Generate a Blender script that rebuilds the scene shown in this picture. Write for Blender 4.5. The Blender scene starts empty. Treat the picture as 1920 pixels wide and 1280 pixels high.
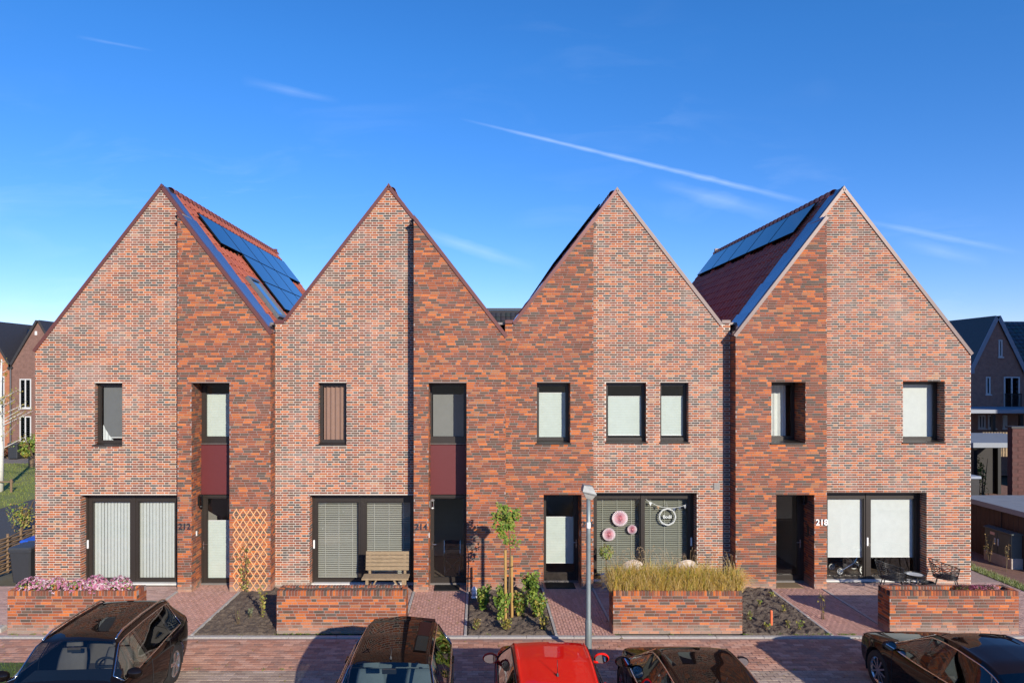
import bpy, bmesh, math, random
import numpy as np
from mathutils import Vector, Matrix, Euler

random.seed(11)
R = random.random
U = random.uniform
S = bpy.context.scene
C = S.collection

# ------------------------------------------------------------------ camera, sky, sun, exposure
F, CX, CY, H, D0 = 1280.0, 898.0, 699.0, 5.56, 18.0   # focal length in photo pixels, vanishing point, eye height, distance to the facade
cam = bpy.data.cameras.new('camera')
cam.lens, cam.sensor_width = 24.0, 36.0
cam.shift_x, cam.shift_y = 62 / 1920, 59 / 1920
cam.clip_start, cam.clip_end = 0.1, 3000
co = bpy.data.objects.new('camera', cam)
C.objects.link(co)
co.location = (0, -D0, H)
co.rotation_euler = (math.radians(90), 0, 0)
S.camera = co

SUN_AZ, SUN_EL = math.radians(26.5), math.radians(21.0)   # from behind the camera, to the right
W = bpy.data.worlds.new('World')
S.world = W
W.use_nodes = True
nt = W.node_tree
nt.nodes.clear()
def wn(t, **k):
    n = nt.nodes.new(t)
    for a, b in k.items():
        setattr(n, a, b)
    return n
def wm(op, a, b=None, c=None, clamp=False):
    n = wn('ShaderNodeMath', operation=op, use_clamp=clamp)
    for i, v in enumerate((a, b, c)):
        if v is None:
            continue
        if isinstance(v, (int, float)):
            n.inputs[i].default_value = v
        else:
            nt.links.new(v, n.inputs[i])
    return n.outputs[0]
sky = wn('ShaderNodeTexSky', sky_type='NISHITA')
sky.sun_disc = False
sky.sun_elevation = SUN_EL
sky.sun_rotation = math.pi - SUN_AZ
sky.altitude = 0
sky.air_density = 0.85
sky.dust_density = 0.0
sky.ozone_density = 5.0
tc = wn('ShaderNodeTexCoord')
sep = wn('ShaderNodeSeparateXYZ')
nt.links.new(tc.outputs['Generated'], sep.inputs[0])
X, Y, Z = sep.outputs
yy = wm('MAXIMUM', Y, 0.08)
su = wm('DIVIDE', X, yy)
sv = wm('DIVIDE', Z, yy)
comb = wn('ShaderNodeCombineXYZ')
nt.links.new(su, comb.inputs[0]); nt.links.new(sv, comb.inputs[1])
def noise(scale, detail, vec, rough=0.55, dist=0.0):
    n = wn('ShaderNodeTexNoise')
    n.inputs['Scale'].default_value = scale; n.inputs['Detail'].default_value = detail
    n.inputs['Roughness'].default_value = rough; n.inputs['Distortion'].default_value = dist
    nt.links.new(vec, n.inputs['Vector'])
    return n.outputs[0]
def mapping(vec, rot, sc):
    m = wn('ShaderNodeMapping')
    m.inputs['Rotation'].default_value = (0, 0, rot); m.inputs['Scale'].default_value = sc
    nt.links.new(vec, m.inputs['Vector'])
    return m.outputs[0]
def streak(p, q, w0, w1, soft, amount, nscale):
    """a vapour trail between two directions of the sky, given as slopes (x/y, z/y)"""
    dx, dy = q[0] - p[0], q[1] - p[1]
    L = math.hypot(dx, dy); dx /= L; dy /= L
    rx = wm('SUBTRACT', su, p[0]); ry = wm('SUBTRACT', sv, p[1])
    along = wm('ADD', wm('MULTIPLY', rx, dx), wm('MULTIPLY', ry, dy))
    across = wm('ABSOLUTE', wm('SUBTRACT', wm('MULTIPLY', rx, dy), wm('MULTIPLY', ry, dx)))
    wob = noise(nscale, 8, mapping(comb.outputs[0], -math.atan2(dy, dx), (1, 3, 1)))
    t = wm('DIVIDE', along, L, clamp=True)
    wid = wm('MULTIPLY', wm('ADD', wm('MULTIPLY', t, w1 - w0), w0), wm('ADD', wob, 0.35))
    core = wm('SUBTRACT', 1.0, wm('DIVIDE', across, wid), clamp=True)
    ends = wm('MULTIPLY', wm('DIVIDE', along, soft * L, clamp=True), wm('DIVIDE', wm('SUBTRACT', L, along), soft * L, clamp=True))
    return wm('MULTIPLY', wm('MULTIPLY', core, ends), wm('MULTIPLY', amount, wm('ADD', wob, 0.5)))
def slope(px, py):
    return ((px - CX) / F, (CY - py) / F)
trails = None
for a, b, w0, w1, sf, am, ns in (
        ((860, 222), (1530, 384), .0030, .0075, .25, .21, 22),
        ((1220, 340), (1480, 410), .014, .020, .4, .11, 18),
        ((1600, 410), (1920, 475), .006, .008, .3, .10, 18),
        ((450, 150), (640, 192), .012, .007, .45, .08, 20),
        ((140, 68), (290, 96), .004, .003, .4, .07, 20),
        ((1680, 450), (1860, 495), .018, .012, .45, .09, 16),
        ((760, 425), (1010, 505), .012, .014, .4, .13, 14)):
    s = streak(slope(*a), slope(*b), w0, w1, sf, am, ns)
    trails = s if trails is None else wm('ADD', trails, s)
wisp = noise(5.0, 7, mapping(comb.outputs[0], 0.3, (1.0, 3.6, 1)), 0.6, 0.6)
big = noise(1.9, 3, mapping(comb.outputs[0], 0.2, (1, 1.8, 1)))
wsp = wm('MULTIPLY', wm('MULTIPLY', wm('SUBTRACT', wisp, 0.5, clamp=True), 1.3), wm('MULTIPLY', wm('SUBTRACT', big, 0.45, clamp=True), 2.6))
front = wm('MULTIPLY', wm('SUBTRACT', Y, 0.1), 5, clamp=True)
lowsky = wm('SUBTRACT', 1.0, wm('DIVIDE', sv, 0.62), clamp=True)
cloud = wm('MULTIPLY', wm('ADD', trails, wm('MULTIPLY', wsp, lowsky)), front, clamp=True)
hsv = wn('ShaderNodeHueSaturation')
hsv.inputs['Saturation'].default_value = 1.18
hsv.inputs['Hue'].default_value = 0.505
hsv.inputs['Value'].default_value = 1.0
nt.links.new(sky.outputs[0], hsv.inputs['Color'])
mixc = wn('ShaderNodeMix', data_type='RGBA')
nt.links.new(cloud, mixc.inputs['Factor'])
elev = wm('DIVIDE', wm('MAXIMUM', Z, 0.0), 0.42, clamp=True)
air = wn('ShaderNodeMix', data_type='RGBA')            # paler, less green air towards the horizon, all the way round
nt.links.new(elev, air.inputs['Factor'])
air.inputs['A'].default_value = (1.02, .775, .90, 1)
air.inputs['B'].default_value = (1.02, 1.07, 1.09, 1)
mulc = wn('ShaderNodeMix', data_type='RGBA', blend_type='MULTIPLY')
mulc.inputs['Factor'].default_value = 1.0
nt.links.new(hsv.outputs[0], mulc.inputs['A']); nt.links.new(air.outputs['Result'], mulc.inputs['B'])
nt.links.new(mulc.outputs['Result'], mixc.inputs['A'])
mixc.inputs['B'].default_value = (6.5, 7.2, 8.0, 1)
bg = wn('ShaderNodeBackground')
bg.inputs['Strength'].default_value = 0.142
nt.links.new(mixc.outputs['Result'], bg.inputs['Color'])
wo = wn('ShaderNodeOutputWorld')
nt.links.new(bg.outputs[0], wo.inputs[0])

sl = bpy.data.lights.new('sun', 'SUN')
sl.energy, sl.angle, sl.color = 4.4, math.radians(0.53), (1.0, 0.90, 0.76)
so = bpy.data.objects.new('sun', sl)
C.objects.link(so)
sd = Vector((math.sin(SUN_AZ) * math.cos(SUN_EL), -math.cos(SUN_AZ) * math.cos(SUN_EL), math.sin(SUN_EL)))
so.rotation_euler = sd.to_track_quat('Z', 'Y').to_euler()
so.location = (20, -40, 30)
vs = S.view_settings
vs.view_transform, vs.look, vs.gamma, vs.exposure = 'Standard', 'None', 1.0, 0.45
vs.use_curve_mapping = False
S.display_settings.display_device = 'sRGB'
S.cycles.max_bounces = 8
S.cycles.transparent_max_bounces = 12
S.cycles.caustics_reflective = S.cycles.caustics_refractive = False
S.cycles.use_denoising = True

# ------------------------------------------------------------------ helpers
def PX(px, d): return (px - CX) * d / F
def PZ(py, d): return H - (py - CY) * d / F
def PD(py, z=0.0): return (H - z) * F / (py - CY)          # distance of a point of known height
def G(px, py, z=0.0):
    d = PD(py, z)
    return (PX(px, d), d - D0, z)

ORG = {}
def org(o): return ORG.get(o.name, Vector((0, 0, 0))) if o is not None else Vector((0, 0, 0))
def thing(name, label, cat, loc=(0, 0, 0), rot=0.0, group=None):
    o = bpy.data.objects.new(name, None)
    C.objects.link(o)
    o.empty_display_size = 0.2
    o.location = loc
    o.rotation_euler = (0, 0, rot)
    ORG[o.name] = Vector(loc)
    return tag(o, label, cat, group)
def tag(o, label, cat, group=None, kind=None):
    if label: o['label'] = label
    if cat: o['category'] = cat
    if group: o['group'] = group
    if kind: o['kind'] = kind
    return o
def struct(o, label=None):
    o['kind'] = 'structure'
    if label: o['label'] = label
    return o

def make_mesh(name, V, Fc, mat, col=None, smooth=False):
    me = bpy.data.meshes.new(name)
    me.from_pydata(V, [], Fc)
    if col is not None and len(col) == len(me.polygons):
        a = me.attributes.new('col', 'FLOAT_COLOR', 'FACE')
        arr = np.ones((len(col), 4), dtype=np.float32)
        arr[:, :3] = np.array(col, dtype=np.float32)
        a.data.foreach_set('color', arr.ravel())
    if mat: me.materials.append(mat)
    if smooth:
        me.polygons.foreach_set('use_smooth', [True] * len(me.polygons))
    me.update()
    return me
def link(name, me, parent=None, loc=(0, 0, 0)):
    o = bpy.data.objects.new(name, me)
    C.objects.link(o)
    o.location = loc
    if parent is not None:
        o.parent = parent
        ORG[o.name] = org(parent) + Vector(loc)
    else:
        ORG[o.name] = Vector(loc)
    return o

class MB:
    def __init__(s): s.v, s.f, s.c = [], [], []
    def add(s, vs_, fs, col=None):
        b = len(s.v)
        s.v.extend([tuple(p) for p in vs_])
        for q in fs:
            s.f.append(tuple(b + i for i in q)); s.c.append(col if col is not None else (.5, .5, .5))
        return s
    def box(s, x0, x1, y0, y1, z0, z1, col=None):
        return s.add([(x0,y0,z0),(x1,y0,z0),(x1,y1,z0),(x0,y1,z0),(x0,y0,z1),(x1,y0,z1),(x1,y1,z1),(x0,y1,z1)],
              [(0,3,2,1),(4,5,6,7),(0,1,5,4),(1,2,6,5),(2,3,7,6),(3,0,4,7)], col)
    def bbox(s, x0, x1, y0, y1, z0, z1, b=0.01, col=None):
        """a box with chamfered vertical and top edges"""
        def ring(i, z): return [(x0+i,y0,z),(x1-i,y0,z),(x1,y0+i,z),(x1,y1-i,z),(x1-i,y1,z),(x0+i,y1,z),(x0,y1-i,z),(x0,y0+i,z)]
        def ring2(z): return [(x0+b,y0+b,z),(x1-b,y0+b,z),(x1-b,y0+b,z),(x1-b,y1-b,z),(x1-b,y1-b,z),(x0+b,y1-b,z),(x0+b,y1-b,z),(x0+b,y0+b,z)]
        vs_ = ring(b, z0) + ring(b, z1 - b) + ring2(z1)
        fs = [tuple(range(7, -1, -1)), tuple(range(16, 24))]
        for k in (0, 8):
            for i in range(8):
                j = (i + 1) % 8
                fs.append((k+i, k+j, k+8+j, k+8+i))
        return s.add(vs_, fs, col)
    def beam(s, p, q, w, h, up=(0, 0, 1), col=None):
        p, q, up = Vector(p), Vector(q), Vector(up)
        d = (q - p).normalized()
        a = d.cross(up)
        if a.length < 1e-4: a = d.cross(Vector((1, 0, 0)))
        a.normalize(); b = a.cross(d).normalized()
        a *= w / 2; b *= h / 2
        vs_ = [p-a-b, p+a-b, p+a+b, p-a+b, q-a-b, q+a-b, q+a+b, q-a+b]
        return s.add(vs_, [(3,2,1,0),(4,5,6,7),(0,1,5,4),(1,2,6,5),(2,3,7,6),(3,0,4,7)], col)
    def tube(s, pts, r, n=6, closed=False, col=None):
        pts = [Vector(p) for p in pts]
        m = len(pts)
        rs = r if isinstance(r, (list, tuple)) else [r] * m
        rings = []
        pa = None
        for i, p in enumerate(pts):
            if closed: d = pts[(i+1) % m] - pts[i-1]
            else: d = pts[min(i+1, m-1)] - pts[max(i-1, 0)]
            d.normalize()
            if pa is None:
                a = d.cross(Vector((0, 0, 1)))
                if a.length < 1e-3: a = d.cross(Vector((1, 0, 0)))
            else:
                a = pa - d * pa.dot(d)
                if a.length < 1e-4: a = d.cross(Vector((1, 0, 0)))
            a.normalize(); pa = a
            b = d.cross(a)
            rings.append([p + (a * math.cos(t) + b * math.sin(t)) * rs[i] for t in [2*math.pi*k/n for k in range(n)]])
        vs_ = [q for rg in rings for q in rg]
        fs = []
        for i in range(m if closed else m - 1):
            j = (i + 1) % m
            for k in range(n):
                l = (k + 1) % n
                fs.append((i*n+k, i*n+l, j*n+l, j*n+k))
        if not closed:
            fs.append(tuple(range(n - 1, -1, -1))); fs.append(tuple((m-1)*n + k for k in range(n)))
        return s.add(vs_, fs, col)
    def lathe(s, prof, c=(0, 0, 0), n=16, axis='Z', col=None, arc=None):
        vs_, fs = [], []
        m = len(prof)
        kk = n if arc is None else n + 1
        for k in range(kk):
            t = 2*math.pi*k/n if arc is None else arc[0] + (arc[1]-arc[0])*k/n
            for r, z in prof:
                a, b = r*math.cos(t), r*math.sin(t)
                if axis == 'Z': q = (c[0]+a, c[1]+b, c[2]+z)
                elif axis == 'X': q = (c[0]+z, c[1]+a, c[2]+b)
                else: q = (c[0]+a, c[1]+z, c[2]+b)
                vs_.append(q)
        for k in range(n):
            l = (k + 1) % kk
            for i in range(m - 1):
                fs.append((k*m+i, l*m+i, l*m+i+1, k*m+i+1))
        return s.add(vs_, fs, col)
    def prism(s, poly, off, col=None):
        n = len(poly); off = Vector(off)
        vs_ = [Vector(p) for p in poly] + [Vector(p) + off for p in poly]
        fs = [tuple(range(n)), tuple(range(2*n-1, n-1, -1))]
        for i in range(n):
            j = (i + 1) % n
            fs.append((i, n+i, n+j, j))
        return s.add(vs_, fs, col)
    def quad(s, a, b, c, d, col=None): return s.add([a, b, c, d], [(0, 1, 2, 3)], col)
    def leaf(s, p, n, size, col, asp=0.55):
        """one pointed, folded leaf"""
        n = Vector(n).normalized()
        a = n.cross(Vector((R()-.5, R()-.5, R()-.5)))
        if a.length < 1e-4: a = Vector((1, 0, 0))
        a.normalize(); b = n.cross(a)
        p = Vector(p); w = size*asp*.5
        return s.add([p - a*size*.5, p + b*w + n*size*.12, p + a*size*.5, p - b*w + n*size*.12], [(0, 1, 2), (0, 2, 3)], col)
    def build(s, name, mat, parent=None, local=False, smooth=False, kind=None):
        V = s.v
        if parent is not None and not local:
            o_ = org(parent)
            V = [(p[0]-o_.x, p[1]-o_.y, p[2]-o_.z) for p in V]
        me = make_mesh(name, V, s.f, mat, s.c, smooth)
        o = link(name, me, parent)
        if kind: o['kind'] = kind
        return o
    def solo(s, name, mat, label, cat, base, group=None, smooth=False, kind=None):
        """a top-level thing that is one mesh, its origin at its base"""
        V = [(p[0]-base[0], p[1]-base[1], p[2]-base[2]) for p in s.v]
        o = link(name, make_mesh(name, V, s.f, mat, s.c, smooth), None, base)
        return tag(o, label, cat, group, kind)

# ------------------------------------------------------------------ materials
MATS = {}
def M(name, col=(.5, .5, .5), rough=.6, metal=0.0, var=.12, scale=12.0, bump=0.0, bscale=60.0, coat=0.0, att=False, spec=.5, stretch=(1, 1, 1), sat2=None, sub=0.0, foot=None):
    if name in MATS: return MATS[name]
    m = bpy.data.materials.new(name)
    m.use_nodes = True
    t = m.node_tree
    b = t.nodes['Principled BSDF']
    b.inputs['Roughness'].default_value = rough
    b.inputs['Metallic'].default_value = metal
    b.inputs['Specular IOR Level'].default_value = spec
    b.inputs['Coat Weight'].default_value = coat
    b.inputs['Coat Roughness'].default_value = 0.012
    geo = t.nodes.new('ShaderNodeNewGeometry')
    mp = t.nodes.new('ShaderNodeMapping')
    mp.inputs['Scale'].default_value = stretch
    t.links.new(geo.outputs['Position'], mp.inputs['Vector'])
    if att:
        a = t.nodes.new('ShaderNodeAttribute'); a.attribute_name = 'col'
        base = a.outputs['Color']
    else:
        rgb = t.nodes.new('ShaderNodeRGB'); rgb.outputs[0].default_value = (*col, 1)
        base = rgb.outputs[0]
    if var > 0:
        n = t.nodes.new('ShaderNodeTexNoise')
        n.inputs['Scale'].default_value = scale; n.inputs['Detail'].default_value = 6
        n.inputs['Roughness'].default_value = .65
        t.links.new(mp.outputs[0], n.inputs['Vector'])
        mr = t.nodes.new('ShaderNodeMapRange')
        mr.inputs['From Min'].default_value = .25; mr.inputs['From Max'].default_value = .75
        mr.inputs['To Min'].default_value = 1 - var; mr.inputs['To Max'].default_value = 1 + var
        t.links.new(n.outputs[0], mr.inputs['Value'])
        mx = t.nodes.new('ShaderNodeMix'); mx.data_type = 'RGBA'; mx.blend_type = 'MULTIPLY'
        mx.inputs['Factor'].default_value = 1
        t.links.new(base, mx.inputs['A']); t.links.new(mr.outputs[0], mx.inputs['B'])
        base = mx.outputs['Result']
    if sat2 is not None:          # a second colour in blotches: (colour, scale, low, high, amount)
        n = t.nodes.new('ShaderNodeTexNoise')
        n.inputs['Scale'].default_value = sat2[1]; n.inputs['Detail'].default_value = 8; n.inputs['Roughness'].default_value = .7
        t.links.new(geo.outputs['Position'], n.inputs['Vector'])
        mr = t.nodes.new('ShaderNodeMapRange')
        mr.inputs['From Min'].default_value = sat2[2]; mr.inputs['From Max'].default_value = sat2[3]
        mr.inputs['To Max'].default_value = sat2[4]
        t.links.new(n.outputs[0], mr.inputs['Value'])
        mx = t.nodes.new('ShaderNodeMix'); mx.data_type = 'RGBA'
        t.links.new(mr.outputs[0], mx.inputs['Factor']); t.links.new(base, mx.inputs['A'])
        mx.inputs['B'].default_value = (*sat2[0], 1)
        base = mx.outputs['Result']
    if foot is not None:          # sandy splash marks just above the ground: (colour, height, amount)
        sx = t.nodes.new('ShaderNodeSeparateXYZ'); t.links.new(geo.outputs['Position'], sx.inputs[0])
        n = t.nodes.new('ShaderNodeTexNoise'); n.inputs['Scale'].default_value = 2.2; n.inputs['Detail'].default_value = 7; n.inputs['Roughness'].default_value = .7
        t.links.new(geo.outputs['Position'], n.inputs['Vector'])
        a1 = t.nodes.new('ShaderNodeMath'); a1.operation = 'DIVIDE'; a1.inputs[1].default_value = foot[1]; t.links.new(sx.outputs['Z'], a1.inputs[0])
        a2 = t.nodes.new('ShaderNodeMath'); a2.operation = 'SUBTRACT'; t.links.new(n.outputs[0], a2.inputs[0]); t.links.new(a1.outputs[0], a2.inputs[1])
        a3 = t.nodes.new('ShaderNodeMapRange'); a3.inputs['From Min'].default_value = -.05; a3.inputs['From Max'].default_value = .42; a3.inputs['To Max'].default_value = foot[2]
        t.links.new(a2.outputs[0], a3.inputs['Value'])
        mx = t.nodes.new('ShaderNodeMix'); mx.data_type = 'RGBA'
        t.links.new(a3.outputs[0], mx.inputs['Factor']); t.links.new(base, mx.inputs['A'])
        mx.inputs['B'].default_value = (*foot[0], 1)
        base = mx.outputs['Result']
    t.links.new(base, b.inputs['Base Color'])
    if bump > 0:
        n = t.nodes.new('ShaderNodeTexNoise')
        n.inputs['Scale'].default_value = bscale; n.inputs['Detail'].default_value = 5
        t.links.new(mp.outputs[0], n.inputs['Vector'])
        bp = t.nodes.new('ShaderNodeBump')
        bp.inputs['Strength'].default_value = bump; bp.inputs['Distance'].default_value = .02
        t.links.new(n.outputs[0], bp.inputs['Height']); t.links.new(bp.outputs[0], b.inputs['Normal'])
    if sub > 0:                    # thin leaves and cloth let some light through
        tr = t.nodes.new('ShaderNodeBsdfTranslucent')
        ms = t.nodes.new('ShaderNodeMixShader'); ms.inputs[0].default_value = sub
        t.links.new(base, tr.inputs['Color'])
        t.links.new(b.outputs[0], ms.inputs[1]); t.links.new(tr.outputs[0], ms.inputs[2])
        t.links.new(ms.outputs[0], t.nodes['Material Output'].inputs['Surface'])
    MATS[name] = m
    return m
def glass(name, tint=(.9, .94, .93), boost=1.0, rough=0.0):
    if name in MATS: return MATS[name]
    m = bpy.data.materials.new(name); m.use_nodes = True
    t = m.node_tree; t.nodes.clear()
    tr = t.nodes.new('ShaderNodeBsdfTransparent'); tr.inputs[0].default_value = (*tint, 1)
    gl = t.nodes.new('ShaderNodeBsdfGlossy'); gl.inputs['Roughness'].default_value = rough
    ge = t.nodes.new('ShaderNodeNewGeometry')
    dt = t.nodes.new('ShaderNodeVectorMath'); dt.operation = 'DOT_PRODUCT'
    t.links.new(ge.outputs['Incoming'], dt.inputs[0]); t.links.new(ge.outputs['Normal'], dt.inputs[1])
    def mth(op, a, b=None):
        n = t.nodes.new('ShaderNodeMath'); n.operation = op
        for i, v in enumerate((a, b)):
            if v is None: continue
            if isinstance(v, (int, float)): n.inputs[i].default_value = v
            else: t.links.new(v, n.inputs[i])
        return n.outputs[0]
    sch = mth('ADD', mth('MULTIPLY', mth('POWER', mth('SUBTRACT', 1.0, mth('ABSOLUTE', dt.outputs['Value'])), 5.0), .94), .06)
    mu = t.nodes.new('ShaderNodeMath'); mu.operation = 'MULTIPLY'; mu.use_clamp = True; mu.inputs[1].default_value = boost
    ms = t.nodes.new('ShaderNodeMixShader'); out = t.nodes.new('ShaderNodeOutputMaterial')
    t.links.new(sch, mu.inputs[0]); t.links.new(mu.outputs[0], ms.inputs[0])
    t.links.new(tr.outputs[0], ms.inputs[1]); t.links.new(gl.outputs[0], ms.inputs[2]); t.links.new(ms.outputs[0], out.inputs[0])
    MATS[name] = m
    return m

m_brick_pale = M('brick_washed', att=True, rough=.85, var=.22, scale=45, bump=.25, bscale=90, sat2=((.46, .38, .33), .75, .50, .78, .42), foot=((.44, .34, .27), .5, .5))
m_brick_red = M('brick_red', att=True, rough=.85, var=.26, scale=45, bump=.25, bscale=90, sat2=((.30, .22, .20), .8, .52, .82, .16), foot=((.44, .34, .27), .5, .5))
m_mortar_pale = M('mortar_pale', (.58, .52, .45), .95, var=.15, scale=30)
m_mortar_grey = M('mortar_grey', (.31, .26, .24), .95, var=.15, scale=30)
m_frame = M('frame_dark_brown', (.030, .024, .020), .38, var=.1)
m_lintel = M('lintel_dark', (.06, .035, .028), .6)
m_trim = M('trim_red_brown', (.15, .055, .045), .36, metal=.25, var=.1)
m_trim_glint = M('trim_brown_glint', (.17, .125, .115), .48, metal=.2, var=.1)  # lighter copy of the trim, with the sun glint put into its colour
m_flash = M('flashing_metal', (.30, .25, .30), .16, metal=.85, var=.05)
m_glass = glass('window_glass', (.93, .95, .94), 1.35)
m_glass_dark = glass('door_glass', (.80, .85, .85), 1.0)
m_panel = M('spandrel_red', (.115, .022, .024), .45, var=.05)
m_steel = M('brushed_steel', (.55, .55, .55), .28, metal=1, var=.05)
m_concrete = M('concrete', (.40, .38, .35), .85, var=.2, scale=18, bump=.2)
m_white = M('white_paint', (.78, .78, .76), .5, var=.05)
m_black = M('black_paint', (.014, .014, .014), .45, var=.1)
m_room = M('room_wall', (.42, .41, .39), .9, var=.05)
m_roomfloor = M('room_floor', (.16, .12, .09), .5, var=.2)
m_tile = M('roof_tile_red', att=True, rough=.6, var=.15, scale=30)
m_tile_dark = M('roof_tile_dark', att=True, rough=.5, var=.15, scale=30)
m_soil = M('soil', (.105, .080, .060), .95, var=.5, scale=34, bump=.9, bscale=40)
m_leaf = M('leaf', att=True, rough=.5, var=.15, scale=30, sub=.25)
m_petal = M('petal', att=True, rough=.6, var=.1, sub=.2)
m_wood_old = M('weathered_wood', (.29, .21, .125), .8, var=.5, scale=14, stretch=(1, 8, 8), bump=.3)
m_paver = M('paver', att=True, rough=.85, var=.25, scale=28, bump=.25, bscale=120, sat2=((.36, .28, .24), 1.1, .50, .82, .45))
m_joint = M('paver_joint', (.35, .25, .21), .95, var=.25)
# ------------------------------------------------------------------ brickwork
COURSE = .062
PAL_PALE = [((.47,.130,.050),3), ((.40,.105,.042),3), ((.31,.080,.045),4), ((.24,.070,.046),4), ((.185,.062,.050),3), ((.13,.066,.056),3), ((.088,.066,.072),3), ((.40,.18,.11),1), ((.15,.068,.052),2)]
PAL_RED = [((.52,.145,.042),3), ((.45,.115,.036),3), ((.34,.088,.042),4), ((.26,.072,.042),5), ((.205,.062,.044),5), ((.16,.060,.044),4), ((.125,.068,.058),3), ((.105,.070,.068),2), ((.38,.14,.07),2)]
PAL_PALE = [((c[0]*.90, c[1]*.95, c[2]*.76), w) for c, w in PAL_PALE]
PAL_RED = [((c[0]**1.05*.96, c[1]*.92, c[2]*.70), w) for c, w in PAL_RED]
def pick(pal):
    t = R() * sum(w for _, w in pal)
    for i, (c, w) in enumerate(pal):
        t -= w
        if t <= 0: return i
    return 0
def clip_poly(poly, a, b, c):
    """keep a*u + b*z <= c"""
    out = []
    n = len(poly)
    for i in range(n):
        p, q = poly[i], poly[(i+1) % n]
        dp, dq = a*p[0] + b*p[1] - c, a*q[0] + b*q[1] - c
        if dp <= 0: out.append(p)
        if dp * dq < 0:
            t = dp / (dp - dq)
            out.append((p[0] + t*(q[0]-p[0]), p[1] + t*(q[1]-p[1])))
    return out
def lay(u0, u1, z0, z1, bond, blocks=(), clip=None, edge=True):
    """the bricks of one wall face: (polygon, whole, palette index)"""
    pal = PAL_PALE if bond == 'flemish' else PAL_RED
    bh, j = (.0460, .0140) if bond == 'flemish' else (.0510, .0100)
    out = []
    n = int(math.ceil((z1 - z0) / COURSE))
    for r in range(n):
        za = z0 + r * COURSE; zb = za + bh; zm = (za + zb) / 2
        if zm > z1: break
        free = [(u0, u1)]
        for (a, b, c, d) in blocks:
            if c < zm < d:
                nf = []
                for (p, q) in free:
                    if b <= p or a >= q: nf.append((p, q)); continue
                    if a > p: nf.append((p, a))
                    if b < q: nf.append((b, q))
                free = nf
        seq = []
        if bond == 'flemish':
            per = .205 + .100 + 2*j
            u = u0 - (per/2 if r % 2 else 0) - .01
            while u < u1:
                seq.append((u, u + .205)); u += .205 + j
                seq.append((u, u + .100)); u += .100 + j
        else:
            u = u0 - random.choice((0, .055, .109, .16)) - (.03 if r % 2 else 0)
            while u < u1:
                w = .100 if R() < .17 else .210
                seq.append((u, u + w)); u += w + j
        for (a, b) in seq:
            for (fa, fb) in free:
                aa, bb = max(a, fa), min(b, fb)
                if bb - aa < .022: continue
                poly = [(aa, za), (bb, za), (bb, zb), (aa, zb)]
                whole = abs((bb-aa) - (b-a)) < 1e-6
                if clip:
                    for h in clip(.5*(aa+bb)):
                        m_ = len(poly)
                        if any(h[0]*p[0] + h[1]*p[1] > h[2] for p in poly):
                            poly = clip_poly(poly, *h); whole = False
                        if len(poly) < 3: break
                    if len(poly) < 3: continue
                out.append((poly, whole, pick(pal)))
    return out, pal
def emit(mb, bricks, pal, o, u, nrm, proud=.007, deep=.03):
    for poly, whole, ci in bricks:
        pr = proud + U(-.0018, .0018)
        k = U(.88, 1.12); c = pal[ci][0]; c = (c[0]*k, c[1]*k, c[2]*k)
        n = len(poly)
        vs_ = [(o[0] + p[0]*u[0] + nrm[0]*pr, o[1] + p[0]*u[1] + nrm[1]*pr, p[1]) for p in poly]
        vs_ += [(o[0] + p[0]*u[0] - nrm[0]*deep, o[1] + p[0]*u[1] - nrm[1]*deep, p[1]) for p in poly]
        fs = [tuple(range(n))] + [(i, n+i, n+(i+1) % n, (i+1) % n) for i in range(n)]
        mb.add(vs_, fs, c)
BRICKM = {}
def brick_piece(parent, poly, ci, pal, mat, y, nm='brick'):
    """one brick of a face that looks towards -y, as an object of its own; alike bricks share a mesh"""
    w, h = poly[1][0] - poly[0][0], poly[2][1] - poly[0][1]
    key = (round(w, 3), round(h, 3), ci, random.randrange(3), mat.name)
    me = BRICKM.get(key)
    if me is None:
        mb = MB(); k = (.9, 1.0, 1.1)[key[3]]; c = tuple(x*k for x in pal[ci][0])
        ch = .003; pr = .007
        mb.add([(0,.03,0),(w,.03,0),(w,.03,h),(0,.03,h),(0,-pr+ch,0),(w,-pr+ch,0),(w,-pr+ch,h),(0,-pr+ch,h),(ch,-pr,ch),(w-ch,-pr,ch),(w-ch,-pr,h-ch),(ch,-pr,h-ch)],
               [(0,4,5,1),(1,5,6,2),(2,6,7,3),(3,7,4,0),(4,8,9,5),(5,9,10,6),(6,10,11,7),(7,11,8,4),(8,11,10,9)], c)
        me = make_mesh(nm, mb.v, mb.f, mat, mb.c)
        BRICKM[key] = me
    O = org(parent)
    o = bpy.data.objects.new(nm, me)
    C.objects.link(o)
    o.parent = parent
    o.location = (poly[0][0] - O.x, y + U(-.0015, .0015) - O.y, poly[0][1] - O.z)
def front_wall(parent, pool, y, u0, u1, z0, z1, bond, blocks, clip, mb_pale, mb_red):
    br, pal = lay(u0, u1, z0, z1, bond, blocks, clip)
    mb = mb_pale if bond == 'flemish' else mb_red
    for b in br:
        if b[1] and b[0][1][0]-b[0][0][0] > .15 and b[0][0][1] > .95:
            pool.append((b, pal, y, bond))
        else:
            emit(mb, [b], pal, (0, y), (1, 0), (0, -1))
def side_wall(mb, x, ya, yb, face, z0, ztop, bond='wild', blocks=(), clip=None):
    """bricks on a face that looks along +x (face=1) or -x"""
    br, pal = lay(ya, yb, z0, ztop, bond, blocks, clip)
    emit(mb, br, pal, (x, 0), (0, 1), (face, 0))
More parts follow.
